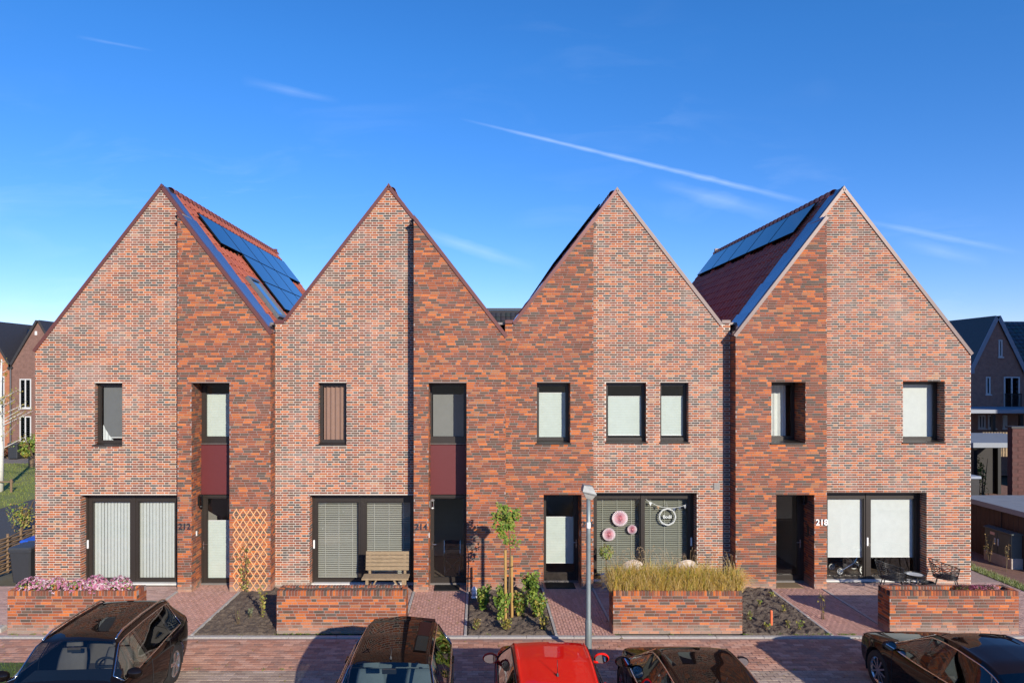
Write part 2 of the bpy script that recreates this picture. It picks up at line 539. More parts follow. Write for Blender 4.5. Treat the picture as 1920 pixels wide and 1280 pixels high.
def backing(mb, y, u0, u1, z0, zt, breaks, blocks, thick=.10):
    """the mortar bed behind a brick face, with its openings left out"""
    bs = sorted(set([u0, u1] + [b for b in breaks if u0 < b < u1] + [q for b in blocks for q in b[:2] if u0 < q < u1]))
    for a, b in zip(bs, bs[1:]):
        if b - a < 1e-4: continue
        mid = (a + b) / 2
        z = z0
        for (p, q, c, d) in sorted([k for k in blocks if k[0] < mid < k[1]], key=lambda k: k[2]):
            if c > z: mb.prism([(a, y, z), (b, y, z), (b, y, c), (a, y, c)], (0, thick, 0))
            z = d
        mb.prism([(a, y, z), (b, y, z), (b, y, zt(b - 1e-5)), (a, y, zt(a + 1e-5))], (0, thick, 0))

# ------------------------------------------------------------------ windows, doors
def leaf_frame(mb, x0, x1, z0, z1, y, panes, zg0, zg1, t=.07):
    xs = [x0] + [q for p in panes for q in p[:2]] + [x1]
    for i in range(0, len(xs), 2):
        mb.box(xs[i], xs[i+1], y, y + t, z0, z1)
    for p in panes:
        mb.box(p[0], p[1], y + .002, y + t - .002, zg1, z1)
        mb.box(p[0], p[1], y + .002, y + t - .002, z0, zg0)
        for a, b, c, d in ((p[0], p[0]+.018, zg0, zg1), (p[1]-.018, p[1], zg0, zg1)):
            mb.box(a, b, y + .022, y + t - .004, c, d)
        mb.box(p[0]+.018, p[1]-.018, y + .022, y + t - .004, zg0, zg0+.018)
        mb.box(p[0]+.018, p[1]-.018, y + .022, y + t - .004, zg1-.018, zg1)
def pane(parent, x0, x1, z0, z1, y, mat=None):
    return MB().quad((x0, y, z0), (x1, y, z0), (x1, y, z1), (x0, y, z1)).build('pane', mat or m_glass, parent)
def window(house, x0, x1, z0, z1, y, fw=.075, sillx=None, sillz=None, wally=None, name='window', head=None):
    mb = MB()
    hd = head or fw
    leaf_frame(mb, x0, x1, z0, z1, y, [(x0+fw, x1-fw)], z0+fw, z1-hd)
    w = mb.build(name, m_frame, house)
    pane(w, x0+fw, x1-fw, z0+fw, z1-hd, y + .045)
    if sillx:
        MB().prism([(sillx[0], wally-.035, sillz), (sillx[1], wally-.035, sillz), (sillx[1], wally-.035, sillz+.03), (sillx[0], wally-.035, sillz+.03)], (0, .02, 0)) \
            .prism([(sillx[0], wally-.015, sillz), (sillx[0], wally-.015, sillz+.03), (sillx[0], y+.02, sillz+.07), (sillx[0], y+.02, sillz)], (sillx[1]-sillx[0], 0, 0)).build('sill', m_frame, w)
    return w
def lever(parent, x, y, z, side):
    """steel back plate with a lever handle"""
    mb = MB()
    mb.bbox(x-.018, x+.018, y-.008, y, z-.12, z+.10, .004)
    mb.tube([(x, y, z+.03), (x, y-.045, z+.03), (x+side*.03, y-.05, z+.03), (x+side*.12, y-.05, z+.03)], .009, 8)
    mb.tube([(x, y-.004, z-.06), (x, y-.02, z-.06)], .012, 8)
    return mb.build('handle', m_steel, parent, smooth=False)

# ------------------------------------------------------------------ roofs
TAN = 1.29
ANG = math.atan(TAN)
CA, SA = math.cos(ANG), math.sin(ANG)
RIDGE_DROP = .085
def sp(xa, za, sg, s, t, h):
    """a point on a roof slope: s down from the ridge, t = depth, h above the slope"""
    return (xa + sg*(s*CA + h*SA), t, za - RIDGE_DROP - s*SA + h*CA)
TILEM = {}
TC = [(.36,.095,.050), (.33,.085,.048), (.30,.078,.046), (.38,.105,.055)]
def tile_shape(xa, za, sg, s, t, w=.30, l=.365):
    prof = [(0, .012), (.05, .020), (.12, .058), (.19, .058), (.25, .024), (w-.003, .014)]
    vs_, fs = [], []
    for (ds, lift) in ((0, 0), (l, .022)):
        for (dt, h) in prof: vs_.append(sp(xa, za, sg, s+ds, t+dt, h+lift))
    for (dt, h) in prof: vs_.append(sp(xa, za, sg, s+l, t+dt, max(h-.03, 0)))
    n = len(prof)
    for i in range(n-1):
        fs.append((i, i+1, n+i+1, n+i)); fs.append((n+i, n+i+1, 2*n+i+1, 2*n+i))
    return vs_, fs
def roof_side(house, xa, za, sg, smax, ya, yb, seen, holes, mat):
    """clay tiles of one slope; the 300 nearest the camera are objects when the slope is in view"""
    rest = MB(); rows = int((smax - .12) / .335); cols = int((yb - ya) / .30)
    cells = []
    for i in range(rows):
        for k in range(cols):
            s, t = .10 + i*.335, ya + k*.30
            if any(a - .15 < s < b - .20 and c + .1 < t < d - .4 for a, b, c, d in holes): continue
            cells.append((s, t))
    if seen: cells.sort(key=lambda q: q[1] + .15*q[0])
    O = org(house)
    for n, (s, t) in enumerate(cells):
        ci = random.randrange(4)
        if seen and n < 300:
            key = (sg, ci, mat.name)
            me = TILEM.get(key)
            if me is None:
                vs_, fs = tile_shape(0, RIDGE_DROP, sg, 0, 0)
                me = TILEM[key] = make_mesh('roof_tile', vs_, fs, mat, [TC[ci]]*len(fs))
            p = sp(xa, za, sg, s, t, 0)
            o = bpy.data.objects.new('roof_tile', me); C.objects.link(o); o.parent = house
            o.location = (p[0]-O.x, p[1]-O.y, p[2]-O.z)
        else:
            vs_, fs = tile_shape(xa, za, sg, s, t)
            rest.add(vs_, fs, TC[ci])
    if rest.f: rest.build('tile_field', mat, house, kind='stuff')
def slope_box(mb, xa, za, sg, s0, s1, t0, t1, h0, h1, col=None):
    q = [sp(xa, za, sg, s, t, h) for h in (h0, h1) for s, t in ((s0, t0), (s1, t0), (s1, t1), (s0, t1))]
    mb.add(q, [(0,3,2,1),(4,5,6,7),(0,1,5,4),(1,2,6,5),(2,3,7,6),(3,0,4,7)], col)
m_solar = M('solar_glass', (.006, .012, .03), .05, coat=.35, var=0, spec=.5)
def solar(house, xa, za, sg, s0, s1, t0, t1):
    mb = MB(); slope_box(mb, xa, za, sg, s0+.012, s1-.012, t0+.012, t1-.012, .115, .146)
    p = mb.build('solar_panel', m_solar, house)
    f = MB()
    for a, b, c, d in ((s0, s0+.012, t0, t1), (s1-.012, s1, t0, t1), (s0+.012, s1-.012, t0, t0+.012), (s0+.012, s1-.012, t1-.012, t1)):
        slope_box(f, xa, za, sg, a, b, c, d, .11, .15)
    for t in (t0 + .3, t1 - .3):
        slope_box(f, xa, za, sg, s0 - .03, s1 + .05, t - .02, t + .02, .05, .108)
    f.build('panel_frame', M('frame_matt_black', (.008, .008, .009), .9, var=0, spec=.1), p)
Y_BACK = 9.55
def text_mesh(txt, size, depth):
    cu = bpy.data.curves.new('lettering', 'FONT')
    cu.body = txt; cu.size = size; cu.extrude = depth; cu.align_x = 'CENTER'; cu.offset = .003
    ob = bpy.data.objects.new('lettering', cu); C.objects.link(ob)
    dg = bpy.context.evaluated_depsgraph_get()
    me = bpy.data.meshes.new_from_object(ob.evaluated_get(dg))
    bpy.data.objects.remove(ob); bpy.data.curves.remove(cu)
    return me
def text(name, txt, size, depth, mat, parent, x, y, z, face='-y'):
    me = text_mesh(txt, size, depth)
    me.materials.clear(); me.materials.append(mat)
    o = link(name, me, parent, Vector((x, y, z)) - org(parent))
    o.rotation_euler = (math.radians(90), 0, 0)
    return o

# ------------------------------------------------------------------ the four houses
def house(label, y0, y1, x0, xb, x1, bay, xa, za, flatL, flatR, pale, red, trims, panels, skylights, seen):
    """pale wall at depth y0, red bay at depth y1; bay on the right (1) or left (-1) of xb"""
    h = thing('gable_house', label, 'house', ((x0+x1)/2, y0, 0), 0, 'terrace of gabled brick houses')
    TOPC = .13                                   # the verge trim covers the top of the wall
    def zs(x): return za - TAN*abs(x - xa)
    def zt(x):
        if flatL and x < flatL[0]: return flatL[1]
        if flatR and x > flatR[0]: return flatR[1]
        return zs(x)
    def clip(u):
        if flatL and u < flatL[0]: return [(0, 1, flatL[1] - .06)]
        if flatR and u > flatR[0]: return [(0, 1, flatR[1] - .06)]
        return [(-TAN, 1, za - TOPC - TAN*xa), (TAN, 1, za - TOPC + TAN*xa)]
    px0, px1 = (x0, xb) if bay > 0 else (xb, x1)
    rx0, rx1 = (xb, x1) if bay > 0 else (x0, xb)
    mp, mr = MB(), MB()
    pool = []
    pb = [(o['x0'], o['x1'], o['z0'], o['z1']) for o in pale]
    rb = [(o['x0'], o['x1'], o['z0'], o['z1']) for o in red]
    top = za + .1
    front_wall(h, pool, y0, px0, px1, .004, top, 'flemish', pb, clip, mp, mr)
    front_wall(h, pool, y1, rx0, rx1, .004, top, 'wild', rb, clip, mp, mr)
    br = [xa] + ([flatL[0]] if flatL else []) + ([flatR[0]] if flatR else [])
    def ztb(x): return zt(x) - .10
    wp, wr = MB(), MB()
    backing(wp, y0, px0, px1, 0, ztb, br, pb)
    backing(wr, y1, rx0, rx1, 0, ztb, br, rb)
    # the bay's free flanks
    deep = max([o['depth'] for o in pale if o.get('slider')] + [.1])
    zf = zt(xb) - .12
    inner = -1 if bay > 0 else 1                 # this flank looks at the pale wall
    side_wall(mr, xb, y1 + .002, y0 + deep, inner, .004, zf)
    wr.box(min(xb, xb - inner*.1), max(xb, xb - inner*.1), y1 + .104, y0 + deep, 0, zf)
    xo = x1 if bay > 0 else x0
    zo = zt(xo) - .12
    side_wall(mr, xo, y1 + .002, y0 + .30, -inner, .004, zo)
    wr.box(min(xo, xo + inner*.1), max(xo, xo + inner*.1), y1 + .104, y0 + .30, 0, zo)
    # outer end walls and back wall
    for x, f, is_end in ((x0, -1, x0 < -11), (x1, 1, x1 > 12)):
        ez = zt(x) - .12
        xi = x - f*.12
        wp.box(min(x, xi), max(x, xi), y0 + .102, Y_BACK, 0, ez)
        if is_end: side_wall(mp, x, y0 + .004, Y_BACK, f, .004, ez, 'flemish')
    backing(wp, Y_BACK, x0, x1, 0, ztb, br, [])
    # reveals
    lin = MB()
    for o, y, mb, wl, bond in [(o, y0, mp, wp, 'flemish') for o in pale] + [(o, y1, mr, wr, 'wild') for o in red]:
        d = o['depth']
        for x, f in ((o['x0'], 1), (o['x1'], -1)):
            if abs(x - xb) < .02: continue
            side_wall(mb, x, y + .002, y + d + .03, f, o['z0'], o['z1'] - .01, bond)
            wl.box(min(x, x - f*.08), max(x, x - f*.08), y + .104, y + d + .10, o['z0'], o['z1'] + .05)
        lin.box(o['x0'], o['x1'], y - .004, y + d + .08, o['z1'] - .012, o['z1'])
    # bricks: the 300 that show largest are objects, the others one piece
    pool.sort(key=lambda q: -((q[0][0][1][0]-q[0][0][0][0])*.05*F*F/(D0+q[2])**2) + .012*math.hypot(q[0][0][0][0], q[0][0][0][1]-H))
    for n, (b, pal, y, bond) in enumerate(pool):
        if n < 300: brick_piece(h, b[0], b[2], pal, m_brick_pale if bond == 'flemish' else m_brick_red, y)
        else: emit(mp if bond == 'flemish' else mr, [b], pal, (0, y), (1, 0), (0, -1))
    wp.build('wall', m_mortar_pale, h); wr.build('wall', m_mortar_grey, h)
    mp.build('washed_brickwork', m_brick_pale, h, kind='stuff'); mr.build('red_brickwork', m_brick_red, h, kind='stuff')
    lin.build('lintel', m_lintel, h)
    # roof deck, verges, tiles
    deck = MB(); roofm = m_tile
    for sg, xe in ((-1, x0), (1, x1)):
        smax = abs(xe - xa)/CA
        is_bay = (sg == bay)
        fl = flatL if sg < 0 else flatR
        sdeck = smax if not fl else smax + .05
        slope_box(deck, xa, za, sg, 0, sdeck, y0 + .104, Y_BACK + .1, -.16, 0)
        tm = trims[0 if sg < 0 else 1]
        vg = MB()
        s_end = smax if not fl else abs(fl[0] - xa)/CA
        if is_bay:
            sb = abs(xb - xa)/CA
            slope_box(vg, xa, za, sg, 0, sb + .02, y0 - .03, y0 + .10, -.055, .032)
            slope_box(vg, xa, za, sg, sb, s_end + (.06 if not fl else 0), y1 - .03, y1 + .10, -.055, .032)
            slope_box(deck, xa, za, sg, sb, smax, y1 + .104, y0 + .104, -.16, 0)
        else:
            slope_box(vg, xa, za, sg, 0, s_end + (.06 if not fl else 0), y0 - .03, y0 + .10, -.055, .032)
        yv = y1 if is_bay else y0
        if fl:
            xx0, xx1 = (x0, fl[0]) if sg < 0 else (fl[0], x1)
            vg.box(xx0, xx1, yv - .03, yv + .10, fl[1] - .075, fl[1] + .012)
        vg.build('verge_trim', tm, h)
        # metal flashing between the verge and the tiles, in folded lengths
        fb = MB()
        t0 = y0 + .10
        s = 0
        while s < smax - .05:
            e = min(s + 1.05, smax)
            ya_ = (y1 if is_bay and s >= abs(xb - xa)/CA - .3 else y0) + .10
            q = [sp(xa, za, sg, s, ya_, .040), sp(xa, za, sg, e, ya_, .030), sp(xa, za, sg, e, y0 + .52, .035), sp(xa, za, sg, s, y0 + .52, .058)]
            fb.add(q + [(p[0], p[1], p[2] - .03) for p in q], [(0,1,2,3), (0,4,5,1), (1,5,6,2), (2,6,7,3), (3,7,4,0)])
            s = e
        fb.build('flashing', m_flash, h)
        vis = seen == sg
        holes = [p[1:] for p in panels if p[0] == sg] + [p[1:] for p in skylights if p[0] == sg]
        roof_side(h, xa, za, sg, smax - .06, y0 + .50, Y_BACK, vis, holes, roofm)
    za_ = za - RIDGE_DROP
    MB().prism([(xa - .032, y0 - .033, za_ + .015), (xa, y0 - .033, za_ - .10), (xa + .032, y0 - .033, za_ + .015), (xa, y0 - .033, za_ + .062)], (0, .14, 0)).build('verge_cap', trims[1], h)
    deck.build('roof', m_lintel, h)
    # ridge tiles
    k = 0; t = y0 + .45
    rm = {}
    O = org(h)
    while t < Y_BACK:
        ci = random.randrange(3)
        if ci not in rm:
            mb = MB()
            mb.lathe([(.13, 0), (.135, .02), (.115, .30), (.10, .30)], (0, 0, 0), 10, 'Y', TC[ci], (-.25, math.pi + .25))
            rm[ci] = make_mesh('ridge_tile', mb.v, mb.f, roofm, mb.c)
        o = bpy.data.objects.new('ridge_tile', rm[ci]); C.objects.link(o); o.parent = h
        o.location = (xa - O.x, t - O.y, za - RIDGE_DROP - .035 - O.z)
        t += .30
    MB().box(xa-.09, xa+.09, Y_BACK-.02, Y_BACK+.10, za-.2, za+.06).build('ridge_end', trims[0], h)
    for p in panels: solar(h, xa, za, *p)
    for sg, s0, s1, t0, t1 in skylights:
        f = MB()
        for a, b, c, d in ((s0, s0+.10, t0, t1), (s1-.10, s1, t0, t1), (s0+.10, s1-.10, t0, t0+.09), (s0+.10, s1-.10, t1-.09, t1)):
            slope_box(f, xa, za, sg, a, b, c, d, .0, .15)
        slope_box(f, xa, za, sg, s1, s1 + .16, t0 - .05, t1 + .05, .05, .07)
        k = f.build('skylight', M('skylight_frame', (.16, .17, .18), .35, metal=.4), h)
        g = MB(); slope_box(g, xa, za, sg, s0+.10, s1-.10, t0+.09, t1-.09, .10, .12)
        g.build('pane', M('skylight_pane', (.05, .08, .12), .04, coat=1, var=0, spec=1.0), k)
    # floors, ceilings and partitions behind the glass
    yb_ = 4.2
    MB().box(x0+.13, x1-.13, y0+.25, yb_, -.05, .03).build('room_floor', m_roomfloor, h)
    MB().box(x0+.13, x1-.13, y0+.42, yb_, 2.60, 2.98).build('room_ceiling', m_room, h)
    MB().box(x0+.13, x1-.13, yb_, yb_+.1, 0, 6).build('partition', m_room, h)
    MB().box(xb-.05 - .10*bay + .15*bay*0, xb+.05 - .10*bay, y0+.42, yb_, .03, 2.60).build('partition', m_room, h)
    hx0, hx1 = (xb + .02, x1 - .14) if bay > 0 else (x0 + .14, xb - .02)
    MB().box(hx0, hx1, 2.7, 2.8, .03, 2.60).build('partition', m_room, h)
    return h

def op(d, l, r, top, bot, depth, **k):
    return dict(x0=PX(l, d), x1=PX(r, d), z0=max(PZ(bot, d), 0), z1=PZ(top, d), depth=depth, **k)
YP, YR, YPs, YRs = -.25, -.64, 0.0, -.39       # depths of the pale wall and the red bay: left pair, right pair
dP, dR, dQ, dS = D0+YP, D0+YR, D0+YPs, D0+YRs
XB = [-11.537, -7.663, -5.303, -1.655, .678, 2.951, 6.623, 8.970, 12.966]
h1 = house('leftmost gabled brick house, with the trellis on its bay and the pink flowers in front', YP, YR, XB[0], XB[1], XB[2], 1, -8.25, 10.50, None, None,
    [op(dP, 177, 229.5, 717.5, 835.5, .15), dict(op(dP, 151, 335, 927.5, 1200, .25, slider=1), x1=XB[1])],
    [op(dR, 359, 430.5, 717, 1200, .62)],
    (m_trim, m_trim),
    [(1, .70, 1.76, .7 + 1.655*i, .7 + 1.655*(i+1) - .008) for i in range(5)] + [(1, 1.77, 2.80, .7 + 1.655*i, .7 + 1.655*(i+1) - .008) for i in (1, 2, 3)] + [(1, 2.81, 3.86, .7 + 1.655*i, .7 + 1.655*(i+1) - .008) for i in (1, 2, 3)],
    [(1, 2.85, 4.28, .87, 1.80)], 1)
h2 = house('second gabled brick house from the left, with the wooden bench and dark glass door', YP, YR, XB[2], XB[3], XB[4], 1, -2.344, 10.51, (-5.06, 6.92), None,
    [op(dP, 597, 650, 717, 834.5, .15), dict(op(dP, 580.7, 777, 927.5, 1200, .25, slider=1), x1=XB[3])],
    [op(dR, 803.3, 875, 717, 1200, .62)],
    (m_trim, m_trim), [], [], 0)
h3 = house('third gabled brick house from the left, with two upper pale-wall windows and pink paper fans', YPs, YRs, XB[4], XB[5], XB[6], -1, 3.642, 10.48, (.88, 6.91), (6.40, 6.94),
    [op(dQ, 1136, 1212, 716.5, 830.5, .16), op(dQ, 1237.5, 1291, 716.5, 830.5, .16), dict(op(dQ, 1113, 1306.8, 923, 1200, .27, slider=1), x0=XB[5])],
    [op(dS, 1006.2, 1069.5, 716.5, 831, .28), op(dS, 1019, 1090.5, 926, 1200, .58)],
    (m_trim, m_trim_glint), [(-1, .36, 1.38, .75 + 1.655*i, .75 + 1.655*(i+1) - .02) for i in range(5)] + [(-1, 1.42, 2.44, .75 + 1.655*i, .75 + 1.655*(i+1) - .02) for i in range(5)], [], 0)
h4 = house('rightmost gabled brick house, with white roller blinds and black wire chairs in front', YPs, YRs, XB[6], XB[7], XB[8], -1, 9.619, 10.51, None, None,
    [op(dQ, 1692.6, 1771.5, 714, 830.5, .30), dict(op(dQ, 1550, 1737.4, 922.5, 1200, .27, slider=1), x0=XB[7])],
    [op(dS, 1446, 1510.3, 715.5, 831, .60), op(dS, 1455, 1527, 926.5, 1200, .58)],
    (m_trim_glint, m_trim_glint), [(-1, .32, 1.36, .85 + 1.655*i, .85 + 1.655*(i+1) - .008) for i in range(5)], [], -1)
# valley gutters between the roofs
for hh, xa_, xb_, z_, ya_ in ((h2, -5.50, -5.04, 6.88, YP), (h3, .46, .92, 6.87, YRs), (h3, 6.37, 6.84, 6.90, YPs)):
    MB().box(xa_, xb_, ya_ + .104, Y_BACK, z_ - .06, z_).build('gutter', M('gutter_zinc', (.20, .17, .16), .5, metal=.3), hh)
# ------------------------------------------------------------------ glazing of the houses
def slider(hs, o, y, panes, ptop, pbot, handle_x, d):
    mb = MB()
    zt_, zb_ = PZ(ptop, d), PZ(pbot, d)
    x0, x1, z1 = o[0], o[1], o[2]
    ps = [(PX(a, d), PX(b, d)) for a, b in panes]
    leaf_frame(mb, x0 + .045, x1 - .045, .05, z1 - .06, y + .03, ps, zb_, zt_)
    mb.box(x0, x0 + .045, y, y + .10, .04, z1); mb.box(x1 - .045, x1, y, y + .10, .04, z1)
    mb.box(x0 + .045, x1 - .045, y, y + .10, z1 - .06, z1)
    mid = (ps[0][1] + ps[1][0]) / 2
    mb.box(mid - .045, mid + .045, y + .012, y + .03, .06, z1 - .07)
    s = mb.build('sliding_door', m_frame, hs)
    for a, b in ps: pane(s, a, b, zb_, zt_, y + .075)
    MB().bbox(x0, x1, y - .10, y + .10, .0, .045, .008).build('threshold', M('threshold_stone', (.62, .61, .58), .6), s)
    hx = PX(handle_x, d)
    MB().bbox(hx-.022, hx+.022, y - .004, y + .03, .94, 1.16, .008).build('handle', m_white, s)
    return ps, zb_, zt_
def door(hs, x0, x1, z1, y, ga, gb, gz0, gz1, hx, side, mat):
    mb = MB()
    leaf_frame(mb, x0, x1, .04, z1, y, [(ga, gb)], gz0, gz1)
    mb.box(x0, x0 + .05, y - .02, y, .04, z1); mb.box(x1 - .05, x1, y - .02, y, .04, z1); mb.box(x0 + .05, x1 - .05, y - .02, y, z1 - .06, z1)
    d_ = mb.build('door', m_frame, hs)
    pane(d_, ga, gb, gz0, gz1, y + .045, mat)
    lever(d_, hx, y, 1.03, side)
    MB().bbox(x0, x1, y - .06, y + .08, 0, .045, .008).build('threshold', M('threshold_dark', (.16, .15, .14), .6), d_)
# house one
dp, dr = dP, dR
w = op(dP, 177, 229.5, 717.5, 835.5, .15)
window(h1, w['x0'], w['x1'], w['z0'] + .05, w['z1'] - .012, YP + .15, .062, (w['x0'] - .05, w['x1'] + .0), w['z0'] - .005, YP)
S1 = slider(h1, (PX(151, dP), XB[1] - .01, PZ(927.5, dP) - .012), YP + .25, ((171.5, 243), (258, 327)), 940, 1085, 164, 18.0)
bx0, bx1 = PX(359, dR), PX(430.5, dR)
def bay_stack(hs, x0, x1, glass_l, glass_r, hx, side, dglass, dmat, wl, wr):
    y = YR + .62; d = D0 + y
    zt_ = PZ(717, dR) - .012
    zs_ = PZ(830, d)
    mb = MB()
    leaf_frame(mb, x0, x1, zs_, zt_, y, [(PX(wl, d), x1 - .075)], PZ(819, d), PZ(722.5, d))
    w_ = mb.build('window', m_frame, hs)
    pane(w_, PX(wl, d), x1 - .075, PZ(819, d), PZ(722.5, d), y + .045)
    MB().bbox(x0, x1, y - .06, y + .02, zs_ - .035, zs_, .006).build('sill', M('sill_metal', (.12, .10, .09), .4, metal=.3), w_)
    MB().bbox(x0 + .004, x1 - .004, y - .03, y + .03, PZ(926, d), zs_ - .05, .006).build('spandrel_panel', m_panel, hs)
    door(hs, x0, x1, PZ(927.5, d), y, PX(glass_l, d), glass_r, PZ(dglass[1], d), PZ(dglass[0], d), hx, side, dmat)
bay_stack(h1, bx0, bx1, 387.5, bx1 - .12, bx0 + .055, 1, (933, 1085), m_glass, 385.5, 0)
cx0, cx1 = PX(803.3, dR), PX(875, dR)
bay_stack(h2, cx0, cx1, 812.5, PX(870.5, 17.98), cx0 + .045, 1, (933, 1083), m_glass_dark, 808.5, 0)
w = op(dP, 597, 650, 717, 834.5, .15)
window(h2, w['x0'], w['x1'], w['z0'] + .05, w['z1'] - .012, YP + .15, .062, (w['x0'] - .05, w['x1'] + .0), w['z0'] - .005, YP)
S2 = slider(h2, (PX(580.7, dP), XB[3] - .01, PZ(927.5, dP) - .012), YP + .25, ((594, 672), (686, 770)), 941, 1085, 588.5, 18.0)
# house three
for l, r, dp_ in ((1136, 1212, .16), (1237.5, 1291, .16)):
    w = op(dQ, l, r, 716.5, 830.5, dp_)
    window(h3, w['x0'], w['x1'], w['z0'] + .05, w['z1'] - .012, YPs + dp_, .065, (w['x0'] - .01, w['x1'] + .03), w['z0'] - .005, YPs)
w3 = op(dS, 1006.2, 1069.5, 716.5, 831, .28)
window(h3, w3['x0'], w3['x1'], w3['z0'] + .05, w3['z1'] - .012, YRs + .28, .07, (w3['x0'] - .02, w3['x1'] + .02), w3['z0'] - .02, YRs)
S3 = slider(h3, (XB[5] + .01, PX(1306.8, dQ), PZ(923, dQ) - .012), YPs + .27, ((1118.5, 1201), (1208.7, 1291)), 934, 1081, 1296.5, 18.27)
d3 = op(dS, 1019, 1090.5, 926, 1200, .58)
yd = YRs + .58
door(h3, d3['x0'], d3['x1'], d3['z1'] - .012, yd, PX(1021.5, 18.19) + .02, PX(1077, 18.19), PZ(1074, 18.19), PZ(928, 18.19), PX(1081, 18.19), -1, m_glass)
# house four
w4 = op(dS, 1446, 1510.3, 715.5, 831, .60)
window(h4, w4['x0'], w4['x1'], w4['z0'] + .05, w4['z1'] - .012, YRs + .60, .07, (w4['x0'] - .02, w4['x1'] + .0), w4['z0'] - .02, YRs)
w5 = op(dQ, 1692.6, 1771.5, 714, 830.5, .30)
window(h4, w5['x0'], w5['x1'], w5['z0'] + .06, w5['z1'] - .012, YPs + .30, .065, (w5['x0'] - .02, w5['x1'] + .0), w5['z0'] - .005, YPs)
S4 = slider(h4, (XB[7] + .01, PX(1737.4, dQ), PZ(922.5, dQ) - .012), YPs + .27, ((1552.5, 1621), (1633.7, 1717)), 934.5, 1081, 1627, 18.27)
d4 = op(dS, 1455, 1527, 926.5, 1200, .58)
door(h4, d4['x0'], d4['x1'], d4['z1'] - .012, yd, d4['x0'] + .12, PX(1496, 18.19), PZ(1078, 18.19), PZ(929, 18.19), PX(1500.5, 18.19), -1, m_glass_dark)

# house numbers, wall lamps, bells, vents
m_num = M('number_steel', (.13, .14, .175), .34, metal=.9, var=0)
m_num_glint = M('number_glint', (.86, .86, .84), .3, var=0)  # white stands in for the sun glinting on steel digits
for hs, t, px, py, y, mt in ((h1, '212', 346.5, 991.5, YR, m_num), (h2, '214', 789.8, 992, YR, m_num), (h3, '216', 1102.3, 987, YRs, m_num), (h4, '218', 1540, 983.5, YRs, m_num_glint)):
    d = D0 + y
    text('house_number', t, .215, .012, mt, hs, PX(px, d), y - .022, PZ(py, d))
def reveal_lamp(hs, x, y, f, z0, z1, mat):
    mb = MB()
    mb.bbox(x if f > 0 else x - .02, x + .02 if f > 0 else x, y - .04, y + .04, z0 + .06, z1 - .06, .004)
    mb.lathe([(.0, z1), (.06, z1 - .03), (.055, z1 - .05), (.05, z1 - .06)], (x + f*.08, y, 0), 12)
    mb.lathe([(.05, z0 + .05), (.055, z0 + .03), (.03, z0), (0, z0)], (x + f*.08, y, 0), 12)
    for k in range(4):
        a = math.pi/4 + k*math.pi/2
        mb.tube([(x + f*.08 + .048*math.cos(a), y + .048*math.sin(a), z0 + .04), (x + f*.08 + .048*math.cos(a), y + .048*math.sin(a), z1 - .05)], .006, 5)
    mb.beam((x, y, z1 - .10), (x + f*.08, y, z1 - .02), .02, .02)
    l = mb.build('wall_lamp', mat, hs)
    g = MB(); g.lathe([(.040, z0 + .05), (.040, z1 - .055)], (x + f*.08, y, 0), 12)
    g.build('lamp_glass', glass('lamp_glass', (.6, .62, .6), 2), l)
reveal_lamp(h1, bx0, YR + .40, 1, 2.06, 2.42, m_black)
reveal_lamp(h2, cx0, YR + .25, 1, 2.05, 2.32, M('lamp_grey', (.35, .35, .34), .4, metal=.5))
reveal_lamp(h4, d4['x1'], YRs + .40, -1, 2.08, 2.42, m_black)
MB().bbox(bx0, bx0 + .02, YR + .26, YR + .32, 1.36, 1.48, .004).build('doorbell', m_white, h1)
MB().bbox(cx0, cx0 + .02, YR + .06, YR + .12, 1.36, 1.48, .004).build('doorbell', m_white, h2)
MB().bbox(d3['x1'] - .02, d3['x1'], YRs + .16, YRs + .22, 1.32, 1.46, .004).build('doorbell', M('bell_grey', (.4, .4, .4), .4), h3)
MB().bbox(d4['x1'] - .02, d4['x1'], YRs + .28, YRs + .36, 1.30, 1.56, .004).build('doorbell', m_black, h4)
v = MB()
vx0, vx1, vz0, vz1 = PX(1338, dQ), PX(1349.5, dQ), PZ(917.5, dQ), PZ(904.5, dQ)
v.box(vx0, vx1, -.012, .0, vz0, vz1)
for i in range(5):
    z = vz0 + .012 + i*(vz1 - vz0 - .02)/5
    v.prism([(vx0 + .008, -.03, z), (vx0 + .008, -.012, z + .026), (vx0 + .008, -.012, z)], (vx1 - vx0 - .016, 0, 0))
v.build('air_vent', M('vent_grey', (.27, .25, .23), .5), h3)

# ------------------------------------------------------------------ blinds and curtains, each hung behind its window
def cloth(name, c, tr=.1): return M(name, c, .85, var=.06, scale=6, sub=tr)
def roller(label, x0, x1, z0, z1, y, mat, name='roller_blind', group=None):
    b = thing(name, label, 'blind', ((x0+x1)/2, y, z0), 0, group)
    MB().box(x0, x1, y, y + .003, z0 + .02, z1).build('blind_fabric', mat, b)
    MB().bbox(x0, x1, y - .008, y + .010, z0, z0 + .02, .003).build('bottom_bar', m_white, b)
    return b
def pleated(label, x0, x1, z0, z1, y, mat):
    b = thing('pleated_blind', label, 'blind', ((x0+x1)/2, y, z0))
    n = max(4, int((z1-z0)/.022))
    vs_, fs = [], []
    for i in range(n+1):
        z = z0 + .02 + (z1-z0-.02)*i/n; o = .0016 if i % 2 else -.0016
        vs_ += [(x0, y+o, z), (x1, y+o, z)]
    for i in range(n): fs.append((2*i, 2*i+1, 2*i+3, 2*i+2))
    MB().add(vs_, fs).build('blind_fabric', mat, b)
    MB().bbox(x0, x1, y - .012, y + .012, z0, z0 + .02, .003).build('bottom_rail', m_white, b)
    MB().bbox(x0, x1, y - .012, y + .012, z1, z1 + .018, .003).build('top_rail', m_white, b)
    return b
